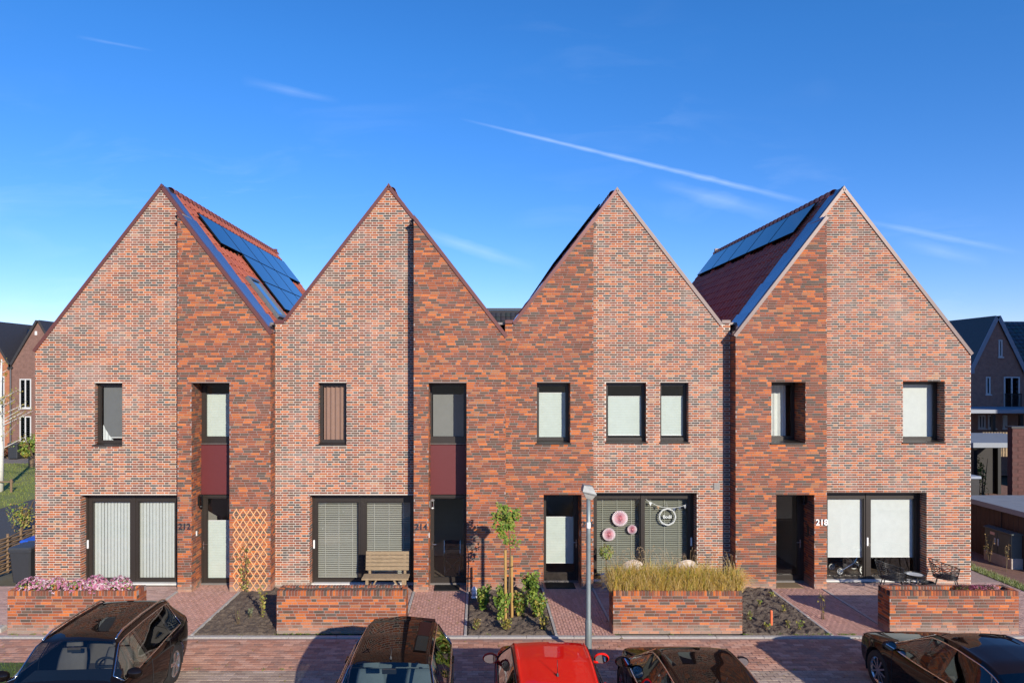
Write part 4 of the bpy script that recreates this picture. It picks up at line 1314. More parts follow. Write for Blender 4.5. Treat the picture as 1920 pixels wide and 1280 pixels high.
MB().add([(lx-.11, ly-.115, 3.246), (lx+.12, ly-.115, 3.192), (lx+.12, ly+.115, 3.192), (lx-.11, ly+.115, 3.246), (lx-.05, ly-.05, 3.13), (lx+.06, ly-.05, 3.10), (lx+.06, ly+.05, 3.10), (lx-.05, ly+.05, 3.13)],
         [(0,1,5,4), (1,2,6,5), (2,3,7,6), (3,0,4,7), (4,5,6,7)]).build('lamp_shade', M('lamp_diffuser', (.50, .50, .46), .35, var=.05), lp)
sk = MB(); sk.lathe([(.0460, PZ(989, 13.28)), (.0460, PZ(978, 13.28))], (lx, ly, 0), 12, 'Z', None, (math.pi*1.2, math.pi*1.8)); sk.build('sticker', m_white, lp)
# doormats
def mat_(x0, x1, y0, y1, mat, label, ribs=True):
    t = thing('doormat', label, 'doormat', ((x0+x1)/2, (y0+y1)/2, 0), 0, 'doormats at the front doors')
    MB().bbox(x0, x1, y0, y1, .003, .018, .004).build('mat_base', mat, t)
    if ribs:
        mb = MB(); n = int((x1-x0)/.03)
        for i in range(n): mb.box(x0 + .01 + i*(x1-x0-.02)/n, x0 + .022 + i*(x1-x0-.02)/n, y0 + .012, y1 - .012, .018, .032)
        mb.build('ribs', mat, t)
m_rubber = M('rubber', (.018, .018, .018), .7, var=.2); m_coir = M('coir', (.20, .14, .075), .95, var=.35, scale=50, bump=.6)
mat_(-1.14, -.50, -.58, -.12, m_rubber, 'black ribbed doormat at the dark glass door')
mat_(1.74, 2.50, -.40, .08, m_rubber, 'black bristle doormat at the door left of the lamp post')
mat_(7.70, 8.40, -.35, .08, m_coir, 'brown coir doormat at the rightmost front door', False)
# folding chair seen through the dark glass door
fc = thing('folding_chair', 'dark folding chair standing inside behind the dark glass door', 'chair', (PX(848, 19), 1.0, .03))
m_dark_tex = M('chair_canvas', (.035, .035, .04), .8)
for sx in (-.22, .22):
    MB().tube([(sx, .15, .0), (sx, -.10, .55), (sx, .02, .88)], .012, 6).build('frame', m_steel, fc, True)
    MB().tube([(sx*.9, -.22, .0), (sx*.9, .20, .46)], .012, 6).build('leg', m_steel, fc, True)
MB().bbox(-.22, .22, -.20, .20, .45, .475, .01).build('seat', m_dark_tex, fc, True)
MB().box(-.22, .22, .0, .02, .62, .88).build('backrest', m_dark_tex, fc, True)
for sg in (-1, 1): MB().tube([(-.21*sg, -.215, .02), (.21*sg, -.215, .42)], .009, 6).build('cross_brace', m_steel, fc, True)
# pushchair seen under the roller blind
pc = thing('pushchair', 'dark pushchair with a white rimmed wheel behind the rightmost sliding door', 'pushchair', (PX(1590, 18.9), .92, .03))
def wheel_(parent, x, y, z, r, axis='Y', w=.04):
    t = MB(); t.lathe([(r*.82, -w/2), (r, -w/2), (r*1.04, 0), (r, w/2), (r*.82, w/2), (r*.82, -w/2)], (x, y, z), 22, axis); o = t.build('wheel', m_rubber, parent, True)
    q = MB(); q.lathe([(r*.66, -w*.35), (r*.82, -w*.4), (r*.82, w*.4), (r*.66, w*.35), (r*.66, -w*.35)], (x, y, z), 22, axis)
    for k in range(3):
        a = k*math.pi/3
        q.beam((x - r*.7*math.cos(a), y, z - r*.7*math.sin(a)), (x + r*.7*math.cos(a), y, z + r*.7*math.sin(a)), .02, .01, (0, 1, 0))
    q.build('rim', m_white, o, True)
for x, y in ((.31, -.26), (.31, .26)): wheel_(pc, x, y, .16, .155)
for x, y in ((-.33, -.22), (-.33, .22)): wheel_(pc, x, y, .11, .10)
for y in (-.24, .24):
    MB().tube([(.31, y, .16), (.05, y, .34), (-.20, y, .52)], .014, 6).build('frame', m_steel, pc, True)
    MB().tube([(-.33, y, .11), (.05, y, .34), (.40, y, .95)], .014, 6).build('frame', m_steel, pc, True)
MB().tube([(.40, -.24, .95), (.44, -.24, 1.0), (.44, .24, 1.0), (.40, .24, .95)], .016, 6).build('push_bar', m_black, pc, True)
bk = MB(); bk.add([(-.36,-.2,.50),(.22,-.2,.46),(.22,.2,.46),(-.36,.2,.50),(-.46,-.22,.72),(.30,-.22,.72),(.30,.22,.72),(-.46,.22,.72)], [(3,2,1,0),(0,1,5,4),(1,2,6,5),(2,3,7,6),(3,0,4,7)]); bk.build('carrycot', m_dark_tex, pc, True)
MB().lathe([(.22 + .001, -.21), (.22, .21)], (.10, 0, .72), 12, 'Y', None, (0, math.pi*.55)).build('hood', m_dark_tex, pc, True)
MB().bbox(-.22, .26, -.19, .19, .18, .30, .03).build('basket', m_dark_tex, pc, True)
# black wire lounge chairs and table
m_wire = M('black_wire', (.012, .012, .013), .4, var=.05)
def wire_chair(x, y, rot, label):
    c = thing('wire_chair', label, 'garden chair', (x, y, 0), rot, 'black wire garden chairs')
    # plan: a rounded tub open towards +x; the rim falls from the back to the arms
    def tub(t, lev):      # t in 0..1 from front of one arm round the back to the other, lev in 0..1 from seat to rim
        a = math.radians(-150 + 300*t) if False else math.radians(38 + 284*t)
        k = .5 - .5*math.cos(2*math.pi*t)            # 1 at the back
        zr = .60 + .20*k**1.3
        z = .40 + (zr - .40)*lev
        r = (.27 + .06*lev)
        return (r*1.06*math.cos(a) - .03*lev*k, r*math.sin(a), z)
    T = [i/24 for i in range(25)]
    rim = MB().tube([tub(t, 1) for t in T], .013, 6); rim.build('rim', m_wire, c, True, True)
    for i, lev in enumerate((.16, .34, .52, .68, .84)):
        MB().tube([tub(t, lev) for t in T], .0085, 5).build('hoop', m_wire, c, True, True)
    for t in (0, .12, .25, .38, .5, .62, .75, .88, 1):
        MB().tube([tub(t, q) for q in (0, .33, .66, 1)], .008, 5).build('upright', m_wire, c, True)
    st = MB().tube([tub(t, 0) for t in T], .013, 6, True); st.build('seat_ring', m_wire, c, True)
    for k in range(9):
        yy_ = -.22 + .055*k; w = math.sqrt(max(.0, .27**2 - yy_**2))
        MB().tube([(-w*1.02, yy_, .40), (w*.95, yy_, .40)], .007, 5).build('seat_bar', m_wire, c, True)
    for sx, sy in ((1, 1), (1, -1), (-1, 1), (-1, -1)):
        MB().tube([(sx*.18, sy*.17, .40), (sx*.27, sy*.25, .0)], .012, 6).build('leg', m_wire, c, True)
wire_chair(PX(1671, 17.25), -.80, math.radians(-25), 'black wire garden chair in front of the right sliding pane')
wire_chair(PX(1776, 17.25), -.72, math.radians(-38), 'black wire garden chair against the brick end of the terrace')
wt = thing('side_table', 'round black wire table with a pale top between the wire chairs', 'side table', (PX(1717, 17.1), -.86, 0))
for z, r in ((.02, .20), (.09, .215), (.16, .226), (.23, .234), (.30, .236), (.37, .232), (.44, .222)):
    MB().tube([(r*math.cos(a), r*math.sin(a), z) for a in [2*math.pi*k/22 for k in range(22)]], .0085, 5, True).build('hoop', m_wire, wt, True)
for k in range(10):
    a = 2*math.pi*k/10
    MB().tube([(r*math.cos(a), r*math.sin(a), z) for z, r in ((.0, .195), (.16, .226), (.30, .236), (.48, .215))], .008, 5).build('upright', m_wire, wt, True)
MB().lathe([(0, .49), (.225, .49), (.235, .50), (.235, .525), (.215, .525), (.21, .505), (0, .505)], (0, 0, 0), 24).build('table_top', m_wire, wt, True)
MB().lathe([(0, .5065), (.208, .5065)], (0, 0, 0), 24).build('glass_top', M('table_glass', (.62, .64, .63), .12, var=.03), wt, True)
# dark basket next to the table
wb = MB(); wb.lathe([(0, .01), (.11, .01), (.15, .30), (.16, .31), (.145, .31), (.105, .03), (0, .03)], (PX(1733, 17.1) + .14, -.82, 0), 14)
wb.solo('plant_pot', m_bin, 'dark blue grey pot beside the round wire table', 'pot', (PX(1733, 17.1) + .14, -.82, 0))
# round backed chairs behind the ornamental grass
m_rope = M('rope_cream', (.62, .53, .45), .9, var=.12, scale=40, stretch=(1, 1, 3), bump=.3)
def tub_chair(x, y, label):
    c = thing('tub_chair', label, 'garden chair', (x, y, 0), 0, 'cream rope tub chairs')
    mb = MB(); n, m_ = 20, 9
    vs_, fs = [], []
    for sh in (0, .03):
        for i in range(n+1):
            a = math.pi*(1.0 + i/n)                 # half circle of the back, towards the footway
            k = math.sin(math.pi*i/n)
            for j in range(m_+1):
                t = j/m_
                z = .36 + (.24 + .36*k**.7)*t
                r = (.27 + .035*math.sin(math.pi*t*.9)) - .10*t*t*k*0 - sh
                vs_.append((r*math.cos(a), r*math.sin(a)*(1 - .12*t), z))
    for s_ in (0, 1):
        b = s_*(n+1)*(m_+1)
        for i in range(n):
            for j in range(m_):
                q = (b+i*(m_+1)+j, b+(i+1)*(m_+1)+j, b+(i+1)*(m_+1)+j+1, b+i*(m_+1)+j+1)
                fs.append(q)
    mb.add(vs_, fs); mb.build('backrest', m_rope, c, True, True)
    rim = MB().tube([(.275*math.cos(math.pi*(1+i/n)), .275*math.sin(math.pi*(1+i/n))*.88, .60 + .36*math.sin(math.pi*i/n)**.7) for i in range(n+1)], .02, 6); rim.build('rim', m_rope, c, True, True)
    MB().lathe([(0, .43), (.24, .43), (.26, .40), (.26, .36), (0, .36)], (0, 0, 0), 20).build('seat', m_rope, c, True, True)
    for sx, sy in ((1, 1), (1, -1), (-1, 1), (-1, -1)):
        MB().tube([(sx*.17, sy*.17, .37), (sx*.23, sy*.22, 0)], .014, 6).build('leg', m_wire, c, True)
tub_chair(PX(1186, 16.9), -1.0, 'cream tub chair half hidden by golden grass, beside the potted tree')
tub_chair(PX(1286, 16.9), -1.0, 'cream tub chair half hidden by golden grass, farther from the potted tree')
# small things
sm_ = MB(); sm_.lathe([(.03, 0), (.03, .30), (.022, .32), (0, .32)], (PX(1448, 14.9), -3.05, .05), 8)
sm_.solo('marker_peg', M('peg_orange', (.72, .17, .07), .5, var=.05), 'orange marker peg standing in the weedy soil bed', 'marker peg', (PX(1448, 14.9), -3.05, .05))
ln = thing('garden_lantern', 'small white and blue lantern at the wall end of the tree bed', 'lantern', (PX(889, 16.8), -1.25, .05))
MB().lathe([(0, 0), (.07, 0), (.075, .03), (.06, .05)], (0, 0, 0), 10).build('base', m_white, ln, True)
MB().lathe([(.055, .05), (.07, .12), (.055, .20)], (0, 0, 0), 10).build('lamp_glass', M('lantern_glass', (.35, .42, .55), .1, var=.1), ln, True)
MB().lathe([(.07, .20), (.05, .25), (.012, .28), (0, .30)], (0, 0, 0), 10).build('cap', m_white, ln, True)
ds = MB(); ds.bbox(PX(4, 14.8) - .12, PX(4, 14.8) + .10, -3.4, -3.15, 0, .10, .03)
ds.solo('stone_block', m_concrete, 'small pale stone block beside the planter of pink flowers', 'stone', (PX(4, 14.8), -3.3, 0))
# ------------------------------------------------------------------ plants
PAL_GREEN = [(.15, .25, .035), (.20, .31, .04), (.11, .19, .03), (.26, .33, .05)]
PAL_YEL = [(.28, .28, .05), (.38, .31, .06), (.20, .23, .04), (.28, .19, .07)]
PAL_GRASS = [(.52, .34, .06), (.58, .39, .10), (.40, .33, .05), (.62, .45, .18), (.30, .30, .04)]
m_stem = M('stem', (.13, .09, .05), .85, var=.3)
def rnd_dir():
    a, z = U(0, 2*math.pi), U(-1, 1); r = math.sqrt(1 - z*z)
    return Vector((r*math.cos(a), r*math.sin(a), z))
def leafy(mb, c, rad, n, size, pal, hollow=.5):
    c = Vector(c)
    for _ in range(n):
        v_ = rnd_dir(); k = (hollow + (1 - hollow)*R()) ** .6
        p = c + Vector((v_.x*rad[0], v_.y*rad[1], v_.z*rad[2]))*k
        mb.leaf(p, (v_ + Vector((0, -.3, .7)) + rnd_dir()*.6), size*U(.7, 1.3), random.choice(pal), U(.5, .75))
def shrub(name, label, cat, x, y, h, w, n, size, pal, z0=.04, group=None, stems=6):
    s = thing(name, label, cat, (x, y, z0), 0, group)
    st, lf = MB(), MB()
    for i in range(stems):
        a = 2*math.pi*i/stems + U(-.4, .4); l = h*U(.6, .95)
        top = Vector((math.cos(a)*w*U(.2, .8), math.sin(a)*w*U(.2, .8), l))
        pts = [Vector((math.cos(a)*.02, math.sin(a)*.02, 0)), top*.5 + rnd_dir()*w*.12, top]
        st.tube(pts, [.008, .006, .003], 5)
        for _ in range(n//stems):
            t = R()**.6; p = (pts[0]*(1-t)**2 + pts[1]*2*t*(1-t) + pts[2]*t*t) + Vector((U(-1, 1), U(-1, 1), U(-.7, .9)))*w*.30
            if p.z < .02: p.z = .03
            lf.leaf(p, rnd_dir() + Vector((0, -.3, .9)), size*U(.6, 1.35), random.choice(pal), U(.55, .8))
    st.build('stem', m_stem, s, True); lf.build('foliage', m_leaf, s, True)
    return s
# golden grass in the third planter
gm = MB()
TUFTS = [(PLX[2] + .16 + .302*i + U(-.04, .04), -3.23 + U(-.04, .04), U(.82, 1.12)) for i in range(9)]
for i in range(7200):
    tx_, ty_, ts_ = random.choice(TUFTS)
    tx_ = min(max(tx_ + random.gauss(0, .12), PLX[2] + .05), PLX[2] + 2.70); ty_ = min(max(ty_ + random.gauss(0, .07), -3.40), -3.06); ts_ *= U(.75, 1.05)
    a = U(0, 2*math.pi); rr = R()**.7
    ln_ = U(.34, .82)*ts_; out = (.10 + .75*rr)*ln_ * U(.65, 1.2)
    ca_, sa_ = math.cos(a), math.sin(a)*.8
    p0 = Vector((tx_ + ca_*.10*rr, ty_ + sa_*.06*rr, .86))
    hgt_ = math.sqrt(max(ln_*ln_ - out*out, .02))*.86
    droop = rr*U(.2, 1.0)*.50
    pts_ = [p0, p0 + Vector((ca_*out*.22, sa_*out*.22, hgt_*.55)), p0 + Vector((ca_*out*.58, sa_*out*.58, hgt_*(.93 - droop*.35))), p0 + Vector((ca_*out*1.0, sa_*out*1.0 - .02, hgt_*(1.0 - droop*1.5)))]
    w_ = U(.0026, .0050); col = random.choice(PAL_GRASS if rr < .55 else PAL_GRASS[:4] + [(.50, .36, .16)])
    sx = Vector((w_*abs(sa_) + w_*.5, w_*ca_*.5, 0))
    gm.add([pts_[0]-sx, pts_[0]+sx, pts_[1]+sx*.9, pts_[1]-sx*.9, pts_[2]+sx*.6, pts_[2]-sx*.6, pts_[3]], [(0, 1, 2, 3), (3, 2, 4, 5), (5, 4, 6)], col)
for i in range(170):
    tx_, ty_, ts_ = random.choice(TUFTS); a = U(0, 2*math.pi); h_ = U(.60, .98)*ts_; o_ = U(.05, .32)
    top = Vector((tx_ + math.cos(a)*o_, ty_ + math.sin(a)*o_*.7, .86 + h_*.88))
    gm.tube([(tx_, ty_, .86), (tx_ + math.cos(a)*o_*.3, ty_, .86 + h_*.55), top], .0018, 3, False, (.44, .31, .14))
    for k in range(8):
        q = top + Vector((math.cos(a)*.010*k + U(-.006, .006), math.sin(a)*.007*k, .010*k - .0012*k*k))
        gm.leaf(q, rnd_dir(), .022, (.50, .36, .21), .5)
gr_ = gm.solo('ornamental_grass', m_leaf, 'tall golden ornamental grass overflowing the third brick planter', 'grass', (PLX[2] + 1.37, -3.23, .86), None, False, 'stuff')
# pink flowers in the first planter
PINK = [(.50, .17, .29), (.56, .27, .37), (.62, .40, .46), (.42, .12, .22), (.66, .50, .53), (.34, .14, .16)]
def bloom(x, y, w, h, lb, n):
    w *= 1.08; h *= 1.1
    s = thing('flowering_plant', lb, 'flower', (x, y, .87), 0, 'pink flowers in the leftmost planter')
    lf, pt = MB(), MB()
    for _ in range(90):
        v_ = rnd_dir(); lf.leaf((v_.x*w*.95, v_.y*.17, abs(v_.z)*h*.75), rnd_dir() + Vector((0, -.4, .6)), .06, random.choice(PAL_GREEN), .6)
    for _ in range(n):
        v_ = rnd_dir(); v_.z = abs(v_.z)
        c = Vector((v_.x*w, v_.y*.20, v_.z*h)); nn = (v_ + Vector((0, -.25, .3))).normalized(); col = random.choice(PINK)
        for k in range(5):
            pt.leaf(c + rnd_dir()*.020, nn + rnd_dir()*.45, .036, tuple(q*U(.85, 1.15) for q in col), .8)
    lf.build('foliage', m_leaf, s, True); pt.build('blossom', m_petal, s, True)
for px, w, h, lb, n in ((62, .34, .25, 'dusky pink flowering plant nearest the wheelie bin', 170), (104, .28, .24, 'pink flowering plant second from the wheelie bin', 150), (143, .24, .22, 'pink flowering plant with green leaves showing, in the middle of its planter', 90),
                        (180, .23, .29, 'round cushion of pale pink flowers, the fullest in its planter', 230), (224, .24, .27, 'deep pink flowering plant nearest the path', 150)):
    bloom(PX(px, 14.75), -3.24, w, h, lb, n)
# sedum in the last planter
def sedum(x, w, pal, lb):
    s = thing('sedum_plant', lb, 'flower', (x, -3.23, .78), 0, 'sedum in the rightmost planter')
    lf, pt = MB(), MB()
    for _ in range(120):
        v_ = rnd_dir(); lf.leaf((v_.x*w, v_.y*.12, .02 + abs(v_.z)*.12), v_ + Vector((0, -.2, .7)), .05, random.choice(PAL_GREEN + [(.10, .06, .035)]), .6)
    for _ in range(70):
        v_ = rnd_dir(); c = Vector((v_.x*w*.9, v_.y*.11, .10 + abs(v_.z)*.09)); col = random.choice(pal)
        for k in range(5): pt.leaf(c + rnd_dir()*.02, rnd_dir() + Vector((0, -.2, 1)), .026, col, .8)
    lf.build('foliage', m_leaf, s, True); pt.build('blossom', m_petal, s, True)
sedum(PX(1805, 14.8), .17, [(.12, .12, .04), (.20, .05, .09)], 'low green and red sedum, first from the wire chair')
sedum(PX(1832, 14.8), .17, [(.32, .05, .13), (.25, .04, .09), (.42, .12, .2)], 'dark crimson sedum in the middle of the rightmost planter')
sedum(PX(1858, 14.8), .15, [(.52, .22, .26), (.60, .34, .32)], 'pale pink sedum in the rightmost planter')
# topiary in its pot
tp = thing('potted_tree', 'small round headed tree in a white pot beside the paper fans', 'potted tree', (3.30, -.28, 0))
pot = MB(); pot.lathe([(0, 0), (.105, 0), (.15, .32), (.155, .33), (.14, .33), (.135, .29), (0, .29)], (0, 0, 0), 18); pot.build('pot', M('pot_white', (.62, .63, .66), .4, var=.05), tp, True, True)
MB().tube([(0, 0, .28), (.005, 0, .55), (0, 0, .78)], .012, 6).build('trunk', m_stem, tp, True)
cr = MB(); leafy(cr, (0, 0, .93), (.20, .20, .20), 330, .055, PAL_YEL + PAL_GREEN[1:] + [(.36, .34, .14)], .35); cr.build('crown', m_leaf, tp, True)
# the young staked tree
tx, ty = .66, -2.60
yt = thing('young_tree', 'young staked tree with sparse green leaves in the middle soil bed', 'tree', (tx, ty, .05))
MB().tube([(0, 0, 0), (.02, .01, .8), (.05, 0, 1.5), (.01, .02, 2.1), (.0, 0, 2.5)], [.02, .018, .015, .011, .005], 7).build('trunk', m_stem, yt, True, True)
br_ = MB(); lv = MB()
for k in range(22):
    z = U(1.55, 2.42); a = U(0, 2*math.pi); l = U(.12, .34)*(1.15 - .28*(z - 1.4))
    p0 = Vector((.02, .01, z)); p1 = p0 + Vector((math.cos(a)*l, math.sin(a)*l, l*.55))
    br_.tube([p0, (p0+p1)/2 + Vector((0, 0, .02)), p1], [.006, .005, .003], 4)
    for _ in range(34 if z > 1.75 else 12):
        t = U(.35, 1.15); q = p0 + (p1 - p0)*t + Vector((U(-.07, .07), U(-.07, .07), U(-.09, .06)))
        lv.leaf(q, Vector((U(-.5, .5), -.6, .7)), U(.05, .085), random.choice(PAL_GREEN + PAL_YEL[:1]), .8)
br_.build('branch', m_stem, yt, True); lv.build('crown', m_leaf, yt, True)
m_stake = M('stake_wood', (.40, .24, .075), .7, var=.25, stretch=(6, 6, 1))
for dx, dy, lb, ztop in ((-.06, -.10, 'front wooden stake tied to the young tree', 1.60), (.09, .08, 'slightly shorter wooden stake close behind the young tree', 1.42)):
    mb = MB().tube([(tx + dx, ty + dy, .02), (tx + dx - .01, ty + dy, ztop)], .032, 9)
    mb.solo('tree_stake', m_stake, lb, 'stake', (tx + dx, ty + dy, .02), 'wooden stakes of the young tree')
MB().tube([(tx - .09, ty - .13, 1.18), (tx + .03, ty - .06, 1.19), (tx + .12, ty + .08, 1.18), (tx + .03, ty + .02, 1.19)], .010, 5, True).solo('tree_tie', m_black, 'black rubber tie round the young tree and its stakes', 'tie', (tx, ty, 1.18))
# shrubs and weeds in the beds
for px, py, h, w, n, lb, pal in ((905, 1146, .62, .20, 210, 'leafy green shrub beside the pink path, left of the staked tree', PAL_GREEN + PAL_YEL[:1]),
                            (941, 1164, .78, .17, 190, 'narrow green shrub just left of the wooden stakes', PAL_GREEN),
                            (974, 1158, .62, .19, 180, 'green shrub with yellowing leaves just right of the stakes', PAL_GREEN + PAL_YEL),
                            (998, 1130, .72, .24, 260, 'fullest green shrub of the tree bed, by the wall', PAL_GREEN),
                            (1010, 1160, .52, .20, 150, 'green and yellow shrub at the lamp post side of the tree bed', PAL_GREEN + PAL_YEL[:2]),
                            (951, 1184, .26, .14, 60, 'low yellowish plant at the foot of the stakes', PAL_YEL),
                            (893, 1184, .28, .10, 30, 'thin dry seedling at the corner of the tree bed', PAL_YEL[2:]),
                            (1020, 1183, .30, .13, 40, 'yellow leaved seedling at the footway corner of the tree bed', PAL_YEL[:2])):
    g = G(px, py)
    shrub('garden_shrub', lb, 'shrub', g[0], g[1], h, w*1.25, int(n*2.8), .08 if n > 100 else .055, pal, .05, 'plants in the tree bed', 8)
for px, py, h, lb in ((1405, 1165, .22, 'yellow green weed by the grass planter'), (1424, 1140, .20, 'small weed under the brick bay'), (1470, 1150, .20, 'weed in the middle of the weedy bed'), (1438, 1183, .18, 'weed left of the orange peg by the kerb'),
                      (1478, 1180, .20, 'weed right of the orange peg'), (1500, 1184, .22, 'weed at the footway corner of the weedy bed'), (1448, 1122, .16, 'tiny weed near the path edging')):
    g = G(px, py)
    shrub('weed', lb, 'weed', g[0], g[1], h, .10, 26, .05, PAL_YEL[:3] + PAL_GREEN[1:2], .04, 'weeds in the right soil bed', 3)
g = G(1538, 1160); shrub('weed', 'thin yellow stalk growing at the rightmost path', 'weed', g[0] + .05, g[1], .75, .12, 22, .06, PAL_YEL[:2], .0, 'weeds in the right soil bed', 3)
# plants of the trellis bed
cl = thing('climbing_plant', 'thin climbing plant with red green leaves on the trellis', 'climber', (PX(459, 17.2), YR - .12, .04))
st, lf = MB(), MB()
for k in range(4):
    pts = [Vector((U(-.04, .04), 0, 0)), Vector((U(-.12, .12), .02, .45)), Vector((U(-.16, .10), .05, .9 + .15*k))]
    st.tube(pts, [.008, .006, .003], 5)
    for _ in range(26):
        t = U(.05, 1); p = pts[0]*(1-t)**2 + pts[1]*2*t*(1-t) + pts[2]*t*t + Vector((U(-.10, .10), U(-.09, .03), U(-.04, .06)))
        lf.leaf(p, rnd_dir() + Vector((0, -.9, .4)), U(.05, .085), random.choice(PAL_YEL + [(.16, .07, .03), (.10, .12, .03)]), .65)
st.build('stem', m_stem, cl, True); lf.build('foliage', m_leaf, cl, True)
g = G(492, 1160); shrub('garden_shrub', 'tall thin plant with yellow leaves in the trellis bed', 'shrub', g[0], g[1], .80, .13, 60, .065, PAL_YEL, .04, 'plants in the trellis bed', 4)
g = G(470, 1162); shrub('garden_shrub', 'pale grey green small plant in the trellis bed', 'shrub', g[0], g[1], .30, .10, 46, .05, [(.16, .20, .11), (.20, .24, .14)], .04, 'plants in the trellis bed', 4)
g = G(447, 1172); shrub('garden_shrub', 'bare seedling twigs in the trellis bed near the kerb', 'shrub', g[0], g[1], .36, .12, 8, .03, PAL_YEL[2:], .04, 'plants in the trellis bed', 4)
# small grass patch by the black estate car
gp = MB()
for _ in range(6500):
    x, y = U(-13.9, -8.45), U(-7.2, -4.95)
    h_ = U(.03, .07); c = random.choice([(.10, .16, .03), (.13, .19, .035), (.08, .13, .02)])
    gp.add([(x-.006, y, 0), (x+.006, y, 0), (x + U(-.03, .03), y + U(-.03, .03), h_)], [(0, 1, 2)], c)
gp.box(-14.0, -8.4, -7.3, -4.90, -.01, .012, (.08, .12, .025))
gp.solo('grass_patch', m_leaf, 'small green lawn patch beside the black estate car', 'grass', (-10, -5.7, 0), None, False, 'stuff')
def stalks(lb, x, y, n, h):
    s = thing('dry_stalks', lb, 'weed', (x, y, 0), 0, 'weeds beside the right end wall')
    st, lf = MB(), MB()
    for _ in range(n):
        a = U(0, 2*math.pi); t = Vector((math.cos(a)*.12, math.sin(a)*.12, h*U(.6, 1)))
        st.tube([(0, 0, 0), t*.6 + Vector((0, 0, .05)), t], .006, 4)
        for k in range(12): lf.leaf(t*U(.45, 1.02) + rnd_dir()*.035, rnd_dir(), .05, random.choice([(.34, .22, .08), (.28, .17, .06), (.22, .2, .07)]), .7)
    st.build('stem', m_stem, s, True); lf.build('foliage', m_leaf, s, True)
# pebble like moss tufts along the kerb and planter feet
ms = MB()
for x0_, x1_, y_ in ((-9.5, 13, -3.52), (-10, -7.4, -3.50), (5.6, 8.8, -3.50), (-4.3, -1.6, -3.50), (-16, 16, -5.22)):
    for _ in range(26):
        cx_, cy_ = U(x0_, x1_), y_ + U(-.02, .02)
        for k in range(10): ms.leaf((cx_ + U(-.05, .05), cy_ + U(-.03, .03), .012 + U(0, .02)), rnd_dir() + Vector((0, 0, 1)), .03, random.choice(PAL_GREEN + PAL_YEL[:1]), .5)
ms.solo('moss_tufts', m_leaf, 'tiny weeds sprouting from the paving joints', 'weeds', (0, -3.5, 0), None, False, 'stuff')

# fallen leaves on the paving
fl_ = MB()
for _ in range(420):
    x, y = U(-13, 13.5), (U(-5.7, -3.7) if R() < .6 else U(-3.5, -.5))
    fl_.leaf((x, y, .010), Vector((U(-.2, .2), U(-.2, .2), 1)), U(.03, .06), random.choice([(.34, .24, .06), (.26, .15, .05), (.18, .11, .06), (.30, .28, .08)]), .7)
fl_.solo('fallen_leaves', m_leaf, 'scattered dry leaves on the paving', 'leaves', (0, -4, 0), None, False, 'stuff')
# ------------------------------------------------------------------ parked cars
def smooth1(xs, ys, grid, k=.07):
    a = np.interp(grid, xs, ys)
    h = grid[1] - grid[0]; n = max(1, int(k/h)); w = np.hanning(2*n+3)[1:-1]; w /= w.sum()
    return np.convolve(np.pad(a, len(w)//2, 'edge'), w, 'valid')
def catmull(P_, v_):
    i = min(int(v_), len(P_) - 2); t = v_ - i
    p0, p1, p2, p3 = P_[max(i-1, 0)], P_[i], P_[i+1], P_[min(i+2, len(P_)-1)]
    m1, m2 = (p2 - p0)*.5, (p3 - p1)*.5
    return (2*t**3-3*t**2+1)*p1 + (t**3-2*t**2+t)*m1 + (-2*t**3+3*t**2)*p2 + (t**3-t**2)*m2
VS = [0, .5, 1, 1.5, 2, 2.5, 3, 3.5, 4, 4.35, 4.7, 5, 5.25, 5.5, 5.75, 5.93, 6.0, 6.15, 6.4, 6.7, 7, 7.5, 8, 8.5, 9]
cglass = glass('car_glass', (.62, .70, .71), 1.7)
cglass_dark = glass('car_glass_dark', (.12, .13, .14), 1.6)
m_chrome = M('chrome', (.62, .60, .58), .16, metal=1, var=0)
m_tyre = M('tyre', (.018, .018, .018), .8, var=.15)
m_rim = M('rim_alloy', (.50, .50, .52), .25, metal=.9, var=.05)
m_inner = M('car_interior', (.016, .016, .018), .8, var=.1)
m_red_lamp = M('tail_lamp', (.30, .01, .012), .12, coat=1, var=0)
m_mirror = M('mirror_glass', (.75, .8, .85), .03, metal=1, var=0)
def paint(name, c, metal=0.0): return M(name, c, .5, metal=metal, var=0, coat=.6, spec=.0)
